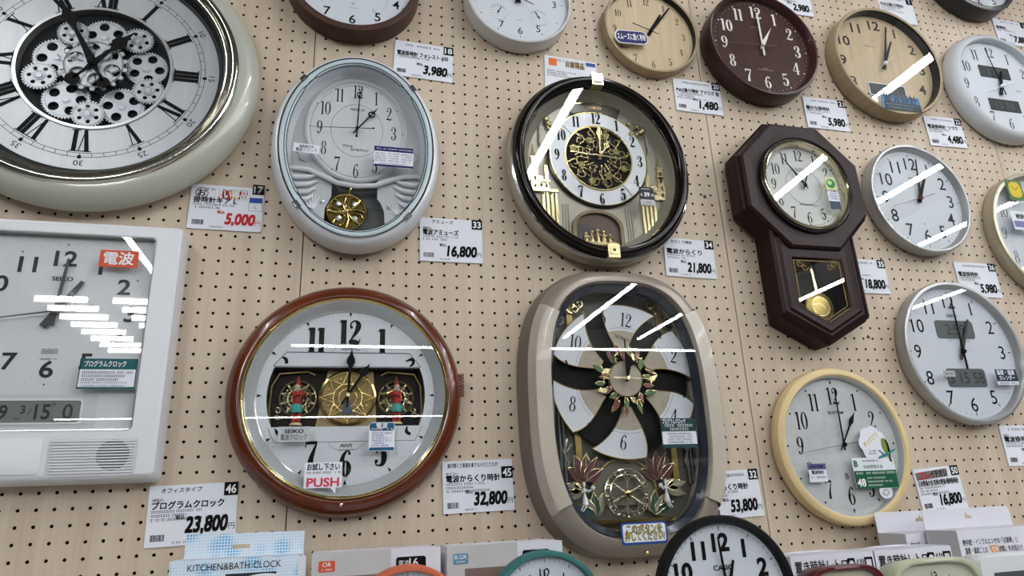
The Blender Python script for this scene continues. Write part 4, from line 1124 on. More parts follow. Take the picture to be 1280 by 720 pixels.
MB().text('Westminster-Whittington', .012, -.044, .0604, .0045, shear=.3, fit=.05).build('script_mark', INK, t)
hand(t, 'hour_hand', 24, .055, .0055, .064, BLACKM, 'spade', .008, cd); hand(t, 'minute_hand', -36, .088, .0055, .0665, BLACKM, 'dauphine', .012, cd); hub(t, .0038, .069, BLACKM, cd)
gl = MB().disc((.002, 0), .1065, .0740, 96).build('glass', GLASS, t)
gl.rotation_euler = (0, 0, -.045)             # pane turned slightly to shift the light bar it mirrors
D = .0788
s, u0, u1, v0, v1 = psticker(t, 1030, 221, 1046.5, 238, D, mat('pale_yellow_sticker', (206, 210, 150), .5), .001)
MB().disc(((u0 + u1) / 2, (v0 + v1) / 2), .012, D + .0004, 20).build('print', mat('bright_green', (44, 130, 60), .5), s)
MB().disc(((u0 + u1) / 2 - .003, (v0 + v1) / 2 + .002), .006, D + .0007, 14).build('print_leaf', mat('pale_green', (170, 205, 140), .5), s)
s, u0, u1, v0, v1 = psticker(t, 1034, 239, 1052, 262, D, PAPER, .001)
MB().rect(u0, u1, v0, v0 + (v1 - v0) * .45, D + .0003).build('band', mat('navy_sticker', (24, 46, 70)), s)
b = MB()
for k in range(3): micro(b, u0 + .003, u1 - .003, v1 - .005 - k * .0065, D + .0005, .0035, k)
b.build('small_print', BLUE_INK, s)
# pendulum box
def boxl(w, vt, vs, vb, d): return [(w, vt, d), (w, vs, d), (0, vb, d), (-w, vs, d), (-w, vt, d)][::-1]
MB().loft([boxl(.104, -.10, -.318, -.372, 0), boxl(.106, -.10, -.318, -.374, .006), boxl(.106, -.10, -.318, -.374, .052), boxl(.110, -.10, -.310, -.368, .056), boxl(.110, -.10, -.308, -.366, .062), boxl(.103, -.10, -.302, -.357, .066), boxl(.100, -.10, -.301, -.355, .062), boxl(.094, -.10, -.298, -.350, .062), boxl(.088, -.10, -.295, -.344, .066), boxl(.078, -.10, -.291, -.334, .064)]).build('pendulum_case', MAH, t)
MB().flat([p[:2] for p in boxl(.079, -.10, -.2915, -.335, 0)], .064, [[p[:2] for p in boxl(.0655, -.176, -.289, -.326, 0)][::-1]]).build('door_frame', MAH, t)
MB().flat([p[:2] for p in boxl(.098, -.110, -.297, -.346, 0)], .012).build('pendulum_back', mat('black_case_back', (14, 13, 13), .8), t)  # near black panel at the back of the pendulum case
b = MB()
for q, w in ((.0655, .0012), (.059, .0006)):
    P = [(-q, -.176 - (.0655 - q)), (q, -.176 - (.0655 - q)), (q, -.289 + (.0655 - q) * .6), (0, -.326 + (.0655 - q) * 1.2), (-q, -.289 + (.0655 - q) * .6), (-q, -.176 - (.0655 - q))]
    for a_, b_ in zip(P[:-1], P[1:]): b.stroke([a_ + (w,), b_ + (w,)], .0605, 1)
for s in (-1, 1):
    for k in range(2): b.stroke([(x, y, .0006) for x, y, _ in curl((s * (.045 - .012 * k), -.190 - .008 * k), .009, 0, 1.1, 0, s)], .0605, 2)
b.build('gilt_lines', GOLD_INK, t)
pn = MB().lathe([(.036, .024), (.0345, .028), (.020, .0305), (.0001, .031)], c=(.016, -.279), n=48).build('pendulum', mat('brushed_brass', (186, 164, 96), .38, .75), t, 60)
MB().arc((.016, -.279), .022, .0012, .0308, n=40).stroke([(-.004, -.275, .001), (.012, -.272, .001), (.026, -.283, .001)], .0318).build('engraving', PALEGOLD, pn)
MB().slab([(.012, -.25), (.018, -.25), (.012, -.12), (.006, -.12)], .024, .027).build('pendulum_rod', PALEGOLD, pn)
MB().flat([p[:2] for p in boxl(.0665, -.175, -.290, -.327, 0)], .0615).build('door_glass', GLASS, t)

# ---------- red brown wooden musical clock
t = thing('musical_clock', 'round clock with glossy red brown wooden frame and two toy musicians', 'clock', 0.022, -0.268)
RWD = mat('red_brown_lacquer', (96, 41, 14), .22, 0, .4, 9, (1, 1, 1), coat=.4)
MB().lathe([(.190, 0), (.1975, .003), (.2020, .012), (.2030, .022), (.2000, .034), (.1925, .043), (.1835, .0485), (.1765, .0495), (.174, .047)], n=160).build('frame', RWD, t, 60)
MB().lathe([(.1755, .046), (.1750, .0515), (.1725, .0530), (.1700, .0515), (.1695, .046)], n=160).build('gold_ring', GOLD, t, 60)
MB().lathe([(.1700, .050), (.1665, .0475), (.1640, .043), (.1590, .040), (.1560, .034), (.1525, .032)], n=160).build('mirror_bevel', mat('bevel_silver', (196, 200, 200), .15, .35), t, 50)
def stripe_mat():
    m = mat('striped_white_dial', (204, 209, 214), .45)
    nt = m.node_tree; b = nt.nodes['Principled BSDF']
    tc = nt.nodes.new('ShaderNodeTexCoord'); wv = nt.nodes.new('ShaderNodeTexWave'); wv.inputs['Scale'].default_value = 160
    rp = nt.nodes.new('ShaderNodeValToRGB'); rp.color_ramp.elements[0].color = (lin(190), lin(196), lin(202), 1); rp.color_ramp.elements[1].color = (lin(214), lin(218), lin(222), 1)
    nt.links.new(tc.outputs['Object'], wv.inputs['Vector']); nt.links.new(wv.outputs['Color'], rp.inputs['Fac']); nt.links.new(rp.outputs['Color'], b.inputs['Base Color'])
    return m
STR = stripe_mat()
win = [(.1335, .0)] 
Rw = .1355
wn = [(u, .050) for u in (-.118, .118)]
def winloop(R_, vt, vb, n=12):
    a1 = math.asin(vt / R_); a0 = math.asin(vb / R_)
    Rr = [(R_ * math.cos(a0 + (a1 - a0) * k / n), R_ * math.sin(a0 + (a1 - a0) * k / n)) for k in range(n + 1)]
    return Rr + [(-p[0], p[1]) for p in Rr[::-1]]
WL = winloop(.1355, .050, -.0535)
MB().slab(ell((0, 0), .1535, .1535, 128), .028, .031, [WL]).build('dial', STR, t)
MB().lathe([(.1385, .0311), (.1385, .0325), (.1370, .0325), (.1370, .0311)], n=120)
MB().flat(winloop(.139, .053, -.056), .004).build('stage_back', mat('stage_dark', (30, 25, 22), .6, 0, .3, 40, spec=.2), t)
b = MB()
L = WL + [WL[0]]
b.loft([[p + (.0305,) for p in WL], [p + (.004,) for p in WL]])
b.build('stage_wall', mat('stage_side', (58, 50, 44), .6), t)
b = MB()
b.stroke([(-.128, .0512, .0012), (.128, .0512, .0012)], .0313, 1)
b.stroke([(-.107, .0768, .0016), (.107, .0768, .0016)], .0313, 1)
b.stroke([(-.107, .0768, .0012), (-.128, .052, .0012)], .0313, 1).stroke([(.107, .0768, .0012), (.128, .052, .0012)], .0313, 1)
b.stroke([(-.118, -.0795, .0008), (.118, -.0795, .0008)], .0313, 1)
for s in (-1, 1): b.stroke([(s * .118, -.0795, .0008), (s * .13, -.055, .0008)], .0313, 1).stroke([(s * .03, .079, .0005), (s * .022, .087, .0005), (s * .012, .090, .0005)], .0313); b.stroke([(s * .03, -.081, .0005), (s * .022, -.090, .0005), (s * .012, -.094, .0005)], .0313)
b.build('panel_lines', INK2, t)
for nn in (12, 1, 11, 5, 6, 7): numerals(t, [nn], .1155, .1155, .0315, .0445, INK, 'serif', wt=1.6, sx=.86)
for q in ([(-.115, .068), (-.108, .064), (-.106, .056)], [(.100, .062), (.112, .066), (.114, .058), (.108, .053)], [(-.118, -.056), (-.113, -.064), (-.106, -.066)], [(.104, -.055), (.103, -.064), (.110, -.069)]):
    MB().stroke([p + (w,) for p, w in zip(q, (.002, .006, .005, .003))], .0315).build('numeral_edge', INK, t)
ticks(t, .1475, .0315, INK, dots=True, w5=.0014, w1=.0006)
b = MB()
for k in range(12):
    p = pol(.1475, k * 30); a = -math.radians(k * 30)
    b.put([(-.0026, .0035), (.0026, .0035), (0, -.005)], [(0, 2, 1)], p[0], p[1], .0317, a)
b.build('hour_marks', INK, t); t.children[-1]['kind'] = 'stuff'
MB().text('SEIKO', .002, .085, .0314, .0075, bold=.01, sx=1.2).build('maker_mark', INK2, t)
b = MB()
for k in range(2): b.stroke([(-.010 + .0033 * q, -.0855 - k * .003 + .0016 * (q % 2), .0012) for q in range(7)], .0315)
micro(b, -.012, .012, -.0935, .0315, .0022); b.build('wave_mark', INK, t)
# gold stage centre
MB().slab([(-.036, .048), (.044, .048), (.052, -.0525), (-.054, -.0525)], .004, .008).build('centre_board', mat('gold_board', (150, 130, 88), .4, .4, .15, 30), t)
def star_wheel(c, r, d, m, pts, name, disc=None):
    o = MB().lathe([(r, d), (r, d + .004), (r * .93, d + .0055), (r * .88, d + .003)], c=c, n=56).build(name, m, t, 60)
    b = MB()
    for k in range(pts):
        a = 360 / pts * k
        p0, p1, p2 = pol(r * .50, a - 180 / pts, c), pol(r * .93, a, c), pol(r * .50, a + 180 / pts, c)
        b.tube([p0 + (d + .003,), p1 + (d + .004,), p2 + (d + .003,)], r * .026, 6)
        b.tube([p1 + (d + .004,), pol(r * .35, a, c) + (d + .003,)], r * .018, 6)
        b.ball(pol(r * .72, a + 180 / pts, c) + (d + .003,), r * .04, 8, 5)
    b.tube([pol(r * .5, k * 15, c) + (d + .003,) for k in range(24)], r * .03, 6, True)
    b.tube([pol(r * .32, k * 15, c) + (d + .003,) for k in range(24)], r * .02, 6, True)
    b.build('star_rays', m, o, 60)
    if disc: MB().disc(c, r * .96, d + .001, 48).build('wheel_disc', disc, o)
    return o
star_wheel((0, -.001), .050, .0095, GOLD, 8, 'star_wheel', mat('wheel_gold_plate', (132, 112, 66), .3, .6, .3, 80))
MB().slab([pol(.030, a, (0, -.001)) for a in (200, 190, 180, 170, 160)] + [(.002, -.004), (-.002, -.004)], .014, .0155).build('blue_pane', mat('smoky_blue', (70, 78, 98), .3), t)
for s in (-1, 1):
    star_wheel((s * .0855, -.002), .0325, .0085, PALEGOLD, 10, 'star_wheel')
    u = s * .0862
    st = MB().lathe([(.014, 0), (.013, .003)], n=3)
    def lath(prof, cu): # upright turned figure
        b = MB(); n = 14; vs = []; fs = []
        for r, v in prof:
            for k in range(n): vs.append((cu + r * math.cos(2 * PI * k / n), v, .018 + r * .8 * math.sin(2 * PI * k / n)))
        for j in range(len(prof) - 1):
            for k in range(n): fs.append((j * n + k, (j + 1) * n + k, (j + 1) * n + (k + 1) % n, j * n + (k + 1) % n))
        fs.append(tuple(range(n))[::-1]); fs.append(tuple(range((len(prof) - 1) * n, len(prof) * n)))
        return b.add(vs, fs)
    f = lath([(.0052, -.022), (.0075, -.010), (.0080, .002), (.0062, .010), (.0028, .013)], u).build('figurine', mat('figurine_red', (158, 44, 38), .4), t, 50)
    lath([(.0098, -.0275), (.0100, -.020), (.0070, -.013)], u).build('skirt', mat('figurine_teal', (52, 150, 142), .4), f, 50)
    lath([(.0035, -.048), (.0032, -.027)], u - .004).build('leg', mat('figurine_red', (158, 44, 38)), f, 50); lath([(.0035, -.048), (.0032, -.027)], u + .004).build('leg', mat('figurine_red', (158, 44, 38)), f, 50)
    lath([(.0005, -.050), (.0105, -.0495), (.0100, -.0465), (.0060, -.045)], u).build('shoes', mat('figurine_cream', (205, 190, 150), .4), f, 50)
    MB().ball((u, .0175, .0185), (.0052, .0058, .0052), 12, 8).build('head', mat('figurine_skin', (196, 160, 128), .5), f, 60)
    MB().ball((u, .0125, .022), (.0040, .0050, .003), 10, 6).build('beard', mat('figurine_grey', (150, 150, 152), .5), f, 60)
    lath([(.0058, .0200), (.0040, .026), (.0012, .036)], u - s * .0008).build('hat', mat('figurine_maroon', (120, 40, 34), .4), f, 50)
    MB().tube([(u - s * .006, .008, .020), (u - s * .012, .001, .026), (u - s * .004, .004, .029)], [.0030, .0026, .0022], 8).tube([(u + s * .006, .008, .020), (u + s * .004, .000, .027), (u - s * .006, .006, .029)], [.0030, .0026, .0022], 8).build('arms', mat('figurine_red', (158, 44, 38)), f, 60)
    MB().tube([(u - s * .004, .012, .026), (u - s * .014, .006, .030), (u - s * .020, .002, .031)], [.0009, .0016, .0042], 8).build('horn', GOLD, f, 60)
    b = MB()
    for k in range(2): b.tube(curl((s * .118, -.033 + k * .010), .006, k * 2, 1.0, .008, s), .0009, 6)
    b.build('scroll_ornament', PALEGOLD, t, 60)
    b = MB().tube([(s * .128, -.050, .010), (s * .132, -.02, .010), (s * .130, .02, .010), (s * .118, .042, .010), (s * .070, .046, .010), (s * .058, .040, .010)], .0016, 6); b.build('niche_trim', ANTGOLD, t, 60)
hand(t, 'hour_hand', 33, .068, .0075, .035, BLACKM, 'spade', .02); hand(t, 'minute_hand', 3, .083, .0080, .0375, BLACKM, 'spade', .022)
hub(t, .0045, .041, PALEGOLD)
MB().disc((0, 0), .1705, .0500, 128).build('glass', GLASS, t)
# knob on the right of the frame and screw below
b = MB()
for k in range(7): b.box(.196, .2075, -.002 + k * .0062, .002 + k * .0062, .010, .036 - abs(k - 3) * .001)
b.build('ridged_button', RWD, t)
u, v = px(t, 426, 631, .048); MB().lathe([(.0032, .046), (.003, .0505), (.001, .0515)], c=(u, v), n=14, cap1=True).build('screw', CHROME, t, 50)
D = .0515
s, u0, u1, v0, v1 = psticker(t, 348, 533.5, 387, 552, D, mat('silver_grey_label', (176, 180, 184), .35), .001)
b = MB().text('SEIKO', (u0 + u1) / 2, v1 - (v1 - v0) * .3, D + .0004, .0062, bold=.02, sx=1.3); b.text('電波クロック', (u0 + u1) / 2, v0 + (v1 - v0) * .3, D + .0004, .0075, fit=(u1 - u0) * .82); b.build('print', INK, s)
s, u0, u1, v0, v1 = psticker(t, 461.5, 528, 493, 563.5, D, PAPER, .006)
h = v1 - v0
MB().slab(rrect(u0 + .001, u1 - .001, v1 - h * .30, v1 - .001, .004), D, D + .0003).build('band', mat('steel_blue_band', (30, 84, 120), .5), s)
MB().slab(rrect(u0 + .001, u1 - .001, v0 + .001, v0 + h * .13, .002), D, D + .0003).build('band', mat('steel_blue_band', (30, 84, 120)), s)
b = MB().text('電波', (u0 + u1) / 2, v1 - h * .12, D + .0006, .007, bold=.02); micro(b, u0 + .004, u1 - .004, v1 - h * .24, D + .0006, .003); b.build('band_print', WHITE_INK, s)
b = MB()
for k in range(6): micro(b, u0 + .005, u1 - .006 - .012 * (k % 3 == 1), v1 - h * (.38 + .085 * k), D + .0005, .0026, k)
b.build('small_print', BLUE_INK, s)
u0, v1 = px(t, 381, 578.5, D + .002); u1, v0 = px(t, 427, 609, D + .002)
bal = [(u0, v0), (u0 + (u1 - u0) * .70, v0), (u0 + (u1 - u0) * .84, v0 - .010), (u0 + (u1 - u0) * .84, v0), (u1, v0), (u1, v1), (u0, v1)]
s = MB().slab(bal, D + .0014, D + .002).build('push_label', PAPER, t)
b = MB().text('お試し下さい', (u0 + u1) / 2, v1 - .0075, D + .0025, .0085, bold=.025, fit=(u1 - u0) * .86); micro(b, u0 + .004, u1 - .003, v1 - .0165, D + .0025, .003, 2); b.build('small_print', INK, s)
MB().text('PUSH', (u0 + u1) / 2, v0 + .009, D + .0025, .0135, bold=.03, fit=(u1 - u0) * .86).build('print', PINK_INK, s)

# ---------- tall musical clock with pinwheel dial and fairies
t = thing('musical_clock', 'tall beige musical clock with split pinwheel dial and two fairies', 'clock', 0.5475, -0.2390)
cc = (-.006, -.0515)
TAUPE = mat('taupe_side', (118, 110, 100), .4, .2, .05, 20)
MARB = mat('beige_marble', (188, 178, 164), .28, 0, .10, 22, (1, 1, .4), coat=.3)
ARCHM = mat('taupe_metal_arch', (148, 138, 126), .35, .3)
N = 240
def fl(hw, hh, d, n=2.9): return sup(hw, hh, n, d, cc, N)
MB().loft([fl(.199, .270, 0), fl(.204, .275, .004), fl(.1985, .272, .046), fl(.1955, .269, .054)], cap0=True).build('body', TAUPE, t, 40)
def seg_loft(loops, i0, i1, name, m):
    idx = [k % N for k in range(i0, i1 + 1)]
    MB().loft([[L[k] for k in idx] for L in loops], closed=False).build(name, m, t, 40)
side = [fl(.1955, .269, .054), fl(.1895, .262, .073), fl(.1865, .257, .0785), fl(.183, .254, .0795), fl(.1575, .241, .0800), fl(.1560, .239, .074), fl(.1545, .237, .012)]
arch = [fl(.1955, .269, .054), fl(.1920, .264, .062), fl(.1870, .257, .070), fl(.1800, .250, .0750), fl(.1620, .243, .0755), fl(.1565, .240, .070), fl(.1545, .237, .012)]
def ang_idx(v): # loop index on the right side where the outline reaches height v
    L = side[3]; return min(range(N // 4), key=lambda k: abs(L[k][1] - v))
a = ang_idx(.135); bq = ang_idx(.135)
kt = a
seg_loft(side, -kt, kt, 'side_panel', MARB); seg_loft(side, N // 2 - kt, N // 2 + kt, 'side_panel', MARB)
seg_loft(arch, kt, N // 2 - kt, 'arch', ARCHM); seg_loft(arch, N // 2 + kt, N - kt, 'arch', ARCHM)
MB().add(fl(.156, .239, .012), [tuple(range(N))]).build('backplate', mat('grey_olive_back', (92, 90, 82), .5, .1, .15, 10), t)
sl = MB().loft([fl(.1550, .2375, .0665), fl(.147, .227, .058), fl(.146, .225, .048)]).build('inner_mirror_rim', mat('slate_blue_rim', (62, 68, 78), .2, .3), t, 40)
cd = (0, 0)
# side glass posts
for s in (-1, 1):
    b = MB()
    for k in range(3): b.tube([(s * (.126 + .008 * k), -.20, .020), (s * (.126 + .008 * k), .135, .020)], .003, 8)
    b.build('silver_post', mat('satin_post', (120, 122, 120), .25, .6), t, 60)
    b = MB().box(s * .098 - .006, s * .098 + .006, -.20, .16, .012, .020); b.build('gold_post', ANTGOLD, t)
    b = MB().tube(curl((s * .095, .150), .016, 0, 1.2, .024, s), .002, 6).tube(curl((s * .078, .158), .013, 2, 1.2, .024, -s), .002, 6)
    for k in range(5): b.ball((s * (.070 + .010 * k), .140 + .012 * (k % 2), .024), .0045, 8, 6)
    b.build('gold_ornament', PALEGOLD, t, 60)
    MB().slab([(s * .122 + x * .001, .122 + y * .001) for x, y in ((0, 12), (9, 9), (12, 0), (8, -9), (0, -12), (-9, -8), (-11, 0), (-8, 9))], .02, .024, [ell((s * .122, .122), .006, .006, 14)]).build('scroll_plate', mat('black_silver', (60, 58, 56), .25, .6), t)
MB().lathe([(.158, .026), (.156, .030), (.150, .031), (.148, .028)], n=96).build('gold_dial_ring', ANTGOLD, t, 60) if False else None
PET = mat('petal_white', (210, 214, 220), .4); PETB = mat('petal_beige_stone', (170, 161, 146), .5, 0, .12, 50)
ROT = 7
def aLf(a, r): s = min(1, max(0, (r - .055) / .097)); return a - 9 - 14 * math.sin(PI * (.15 + .62 * s))
def aRf(a, r): s = min(1, max(0, (r - .055) / .097)); return a + 4 + 20 * s ** 1.3
def petal(a, r0, r1, n=14):
    Lq = []
    for k in range(n + 1):
        r = r0 + (r1 - r0) * k / n; s = (r - .055) / .097
        Lq.append(pol(r, aLf(a, r)))
    for k in range(n + 1):
        al = aLf(a, r1); s = (r1 - .055) / .097
        ar = aRf(a, r1)
        Lq.append(pol(r1, al + (ar - al) * k / n))
    for k in range(n + 1):
        r = r1 + (r0 - r1) * k / n; s = max(0, (r - .055) / .097)
        Lq.append(pol(r, aRf(a, r)))
    return Lq[::-1]
MB().disc((0, 0), .140, .0265, 64).build('mechanism_plate', mat('mechanism_dark', (22, 21, 20), .6, spec=.15), t)
for k in range(6):
    a = k * 60 + ROT; d = .040
    o = MB().slab(petal(a, .055, .152), d - .003, d).build('dial_petal', PET, t)
    L = petal(a, .0555, .0985); MB().flat(L, d + .0004).build('petal_inlay', PETB, o)
    c0 = [p + (d,) for p in petal(a, .055, .152)]
    MB().tube(c0, .0010, 5, True).build('petal_edge', ANTGOLD, o, 60)
    n0 = (12, 2, 4, 6, 8, 10)[k]; r_ = -math.radians(ROT + 3)
    MB().serif(str(n0), *pol(.121, k * 60 + ROT), d + .0008, .0290, .85, .85, r_).build('numeral', INK, o)
    for dn, s in ((-1, -1), (1, 1)):
        nn = (n0 + dn - 1) % 12 + 1
        p = pol(.126, k * 60 + ROT + s * (24 if s < 0 else 26))
        if s < 0: MB().stroke([(p[0] + .006 * math.cos(q_) * (1 if nn > 3 else .2), p[1] + .009 * math.sin(q_), .0035) for q_ in (1.2, .6, 0, -.6, -1.2)], d + .0008).build('numeral_edge', INK, o)
        else: MB().serif(str(nn)[-1], *pol(.128, k * 60 + ROT + 25), d + .0008, .021, .9, .8, r_).build('numeral_edge', INK, o)
    MB().arc((0, 0), .104, .0006, d + .0007, rad(a + 14), rad(a - 20), 12).build('petal_line', INK2, o)
MB().slab(ell((0, 0), .034, .034, 48), .042, .046).build('centre_disc', PETB, t)
MB().lathe([(.036, .042), (.036, .046), (.034, .0475)], n=48).build('centre_rim', ANTGOLD, t, 60)
MB().text('SEIKO', .002, .083, .0412, .007, sx=1.2, rot=-.35).build('maker_mark', INK, t)
R = random.Random(11)
LEAFG = mat('enamel_green', (44, 104, 52), .3); LEAFR = mat('enamel_maroon', (112, 42, 50), .3)
def leaf(parent, c, ang, L, w, d, m, name='leaf', edge=True):
    ca, sa = math.cos(ang), math.sin(ang)
    loc = [(0, 0), (L * .3, w * .5), (L * .65, w * .42), (L, 0), (L * .65, -w * .42), (L * .3, -w * .5)]
    T = lambda p: (c[0] + p[0] * ca - p[1] * sa, c[1] + p[0] * sa + p[1] * ca)
    o = MB().slab([T(p) for p in loc][::-1], d, d + .0012).build(name, m, parent)
    if edge: MB().tube([T(p) + (d + .0012,) for p in loc], .0007, 5, True).tube([T((0, 0)) + (d + .0014,), T((L, 0)) + (d + .0014,)], .0005, 5).build('leaf_edge', PALEGOLD, o, 60)
    return o
for k in range(26):
    a = k * 360 / 26 + R.uniform(-6, 6); c = pol(.036 + .010 * (k % 2), a)
    m = LEAFR if k % 5 in (0, 3) else (LEAFG if k % 5 in (1, 4) else PALEGOLD)
    leaf(t, c, rad(a) + R.uniform(-.9, .9), R.uniform(.019, .029), R.uniform(.008, .012), .046 + .001 * (k % 3), m)
for k in range(6):
    a = k * 60 + 33; b = MB()
    for j in range(5): b.tube([pol(.048, a) + (.049,), pol(.048 + .012 * math.cos(j * 1.2), a + 9 * math.sin(j * 1.25)) + (.052,)], [.0018, .0006], 5)
    b.ball(pol(.048, a) + (.051,), .003, 8, 6); b.build('gold_flower', PALEGOLD, t, 60)
hand(t, 'hour_hand', 18, .046, .0095, .051, BLACKM, 'spade', .006); hand(t, 'minute_hand', 1, .078, .0045, .0535, BLACKM, 'taper', .006)
hand(t, 'second_hand', 92, .044, .0012, .056, PALEGOLD, 'sec', .03); hub(t, .0045, .0575, PALEGOLD)
# lower stage: arch board, spoked wheel
wc = (-.012, -.213)
MB().slab([pol(.062, -110 + 220 * k / 24, wc) for k in range(25)][::-1], .012, .018).build('wheel_board', mat('olive_grey_board', (112, 108, 96), .5, .1), t)
b = MB().tube([pol(.064, -108 + 216 * k / 24, wc) + (.02,) for k in range(25)], .0035, 8); b.build('board_trim', ANTGOLD, t, 60)
WG = mat('pale_champagne_metal', (206, 200, 176), .2, .85)
w = MB().lathe([(.0455, .026), (.0455, .031), (.0435, .032), (.0425, .030)], c=wc, n=56).build('ornament_wheel', WG, t, 60)
MB().lathe([(.0355, .026), (.0355, .031), (.0335, .032), (.0325, .030)], c=wc, n=56).build('inner_ring', WG, w, 60)
b = MB()
for k in range(12):
    p = pol(.0395, k * 30, wc); b.tube(curl(p, .0048, k, 1.0, .030), .0012, 5); b.ball(pol(.0395, k * 30 + 15, wc) + (.030,), .0025, 8, 5)
b.build('ring_scrolls', WG, w, 60)
for k in range(6):
    a = k * 60 + 5
    MB().tube([pol(.006, a, wc) + (.030,), pol(.016, a, wc) + (.031,), pol(.028, a, wc) + (.030,), pol(.0335, a, wc) + (.030,)], [.002, .0014, .0014, .002], 6).build('spoke', WG, w, 60)
    MB().arc(pol(.0235, a + 30, wc), .0105, .0016, .0302, rad(a + 30) - 2.0, rad(a + 30) + 2.0, 20).build('spoke_petal', WG, w)
MB().lathe([(.0085, .028), (.008, .034), (.004, .036)], c=wc, n=24, cap1=True).build('wheel_hub', GOLD, w, 60)
MARO = mat('maroon_enamel_petal', (88, 52, 54), .3); DTEAL = mat('dark_teal_leaf', (26, 66, 62), .35)
WFAI = mat('white_porcelain', (222, 224, 226), .35); WING = mat('silver_wing', (168, 164, 152), .25, .6)
for s in (-1, 1):
    c = (-.016 + s * .080, -.185)
    for k, a in enumerate((-62, -30, 0, 28, 58)):
        leaf(t, (c[0] + s * (-.004), c[1] - .004), rad(a * .9 - s * 6), .052 if abs(a) < 40 else .042, .021, .024 + .001 * k, MARO, 'lotus_petal')
    for k, a in enumerate((-25, 0, 28, 55)):
        leaf(t, (c[0] - s * .022, c[1] - .068), rad(s * (a + 5)), .046, .017, .024 + .001 * k, DTEAL if k % 2 else WING, 'lotus_leaf')
    # fairy: one continuous body
    fc = (c[0] + s * .002, c[1] - .024); K = .58
    b = MB()
    def turned(prof, d0):
        n = 12; vs = []; fs = []
        for r, v, du in prof:
            for k in range(n): vs.append((fc[0] + K * (du + r * math.cos(2 * PI * k / n)), fc[1] + K * v, d0 + K * r * math.sin(2 * PI * k / n)))
        for j in range(len(prof) - 1):
            for k in range(n): fs.append((j * n + k, (j + 1) * n + k, (j + 1) * n + (k + 1) % n, j * n + (k + 1) % n))
        return vs, fs + [tuple(range(n))[::-1]]
    b.add(*turned([(.0105, -.036, 0), (.0085, -.026, 0), (.0048, -.010, 0), (.0034, -.003, 0), (.0048, .006, 0), (.0052, .010, 0), (.0020, .015, 0), (.0022, .018, 0), (.0050, .021, 0), (.0056, .026, 0), (.0040, .031, 0), (.0005, .033, 0)], .034))
    F = lambda u_, v_, d_: (fc[0] + K * u_, fc[1] + K * v_, .034 + K * (d_ - .034))
    for q in (-1, 1):
        b.tube([F(q * .004, .010, .034), F(q * .012, .002, .040), F(-s * .020 + q * .002, .008, .046)], [.0018, .0015, .0011], 8)
        b.tube([F(q * .003, -.034, .034), F(q * .005 + s * .006, -.046, .034), F(q * .004 + s * .014, -.056, .035)], [.0019, .0015, .0008], 8)
    f = b.build('fairy', WFAI, t, 60)
    MB().ball((fc[0], fc[1] + K * .030, .0335), (K * .0060, K * .0046, K * .0056), 10, 6).build('hair', mat('silver_white', (200, 200, 198), .3, .4), f, 60)
    for a_, L, wd_ in ((78, .046, .017), (108, .044, .019), (52, .026, .010)):
        leaf(f, (fc[0], fc[1] + .004), rad(s * a_), L, wd_, .030, WING, 'wing')
    MB().ball((fc[0] - s * .014, fc[1] + .008, .042), .0042, 10, 8).build('pearl', WFAI, f, 60)
    b = MB().tube([(s * .120, -.11, .018), (s * .128, -.135, .020), (s * .120, -.155, .020), (s * .128, -.175, .018)], .003, 6).tube([(s * .128, -.135, .020), (s * .136, -.118, .022)], .0022, 6).tube([(s * .126, -.138, .020), (s * .112, -.120, .022)], .0022, 6)
    b.build('twig_ornament', WING, t, 60)
b = MB().box(-.10, .08, -.264, -.258, .014, .030); b.box(-.075, .055, -.276, -.270, .014, .036); b.build('gold_steps', GOLD, t); t.children[-1]['kind'] = 'stuff'
MB().add(fl(.1570, .2405, .0730), [tuple(range(N))]).build('glass', GLASS, t)
D = .0745
s, u0, u1, v0, v1 = psticker(t, 825, 523, 873, 559, D, PAPER, .001)
h = v1 - v0
MB().rect(u0, u1, v1 - h * .45, v1, D + .0003).rect(u0, u1, v0, v0 + h * .12, D + .0003).rect(u0, u0 + .001, v0, v1, D + .0003).rect(u1 - .001, u1, v0, v1, D + .0003).build('band', DKTEAL_INK, s)
b = MB().text('プログラムクロック', u0 + (u1 - u0) * .38, v1 - h * .11, D + .0006, .0075, bold=.02, fit=(u1 - u0) * .66); micro(b, u0 + .008, u1 - .008, v1 - h * .25, D + .0006, .0045, 1); micro(b, u0 + .018, u1 - .018, v1 - h * .37, D + .0006, .0045, 2); b.build('band_print', WHITE_INK, s)
b = MB()
for k in range(4): micro(b, u0 + .012, u1 - .012, v1 - h * (.53 + .095 * k), D + .0005, .0032, k)
b.build('small_print', INK, s)
u0, v1 = px(t, 776, 654, D + .003); u1, v0 = px(t, 836, 682, D + .003); v0 = v1 - .037
s = MB().slab(rrect(u0, u1, v0, v1, .005), D + .001, D + .002).build('push_label', mat('blue_label_border', (44, 72, 140), .4), t)
MB().slab(rrect(u0 + .003, u1 - .003, v0 + .004, v1 - .003, .004), D + .002, D + .0025).build('label_field', PAPER, s)
b = MB().text('このボタンを', (u0 + u1) / 2, v1 - .0115, D + .0032, .0115, bold=.05, fit=(u1 - u0) * .78); b.text('押してください!', (u0 + u1) / 2, v0 + .0135, D + .0032, .0115, bold=.05, fit=(u1 - u0) * .86); b.build('print_outline', INK, s)
b = MB().text('このボタンを', (u0 + u1) / 2, v1 - .0115, D + .0036, .0110, bold=-.005, fit=(u1 - u0) * .77); b.text('押してください!', (u0 + u1) / 2, v0 + .0135, D + .0036, .0110, bold=-.005, fit=(u1 - u0) * .85); b.build('print', YELLOW_INK, s)
u, v = px(t, 809, 691, .072); MB().lathe([(.003, .064), (.003, .0735), (.001, .075)], c=(u, v), n=14, cap1=True).build('screw', GOLD, t, 50)

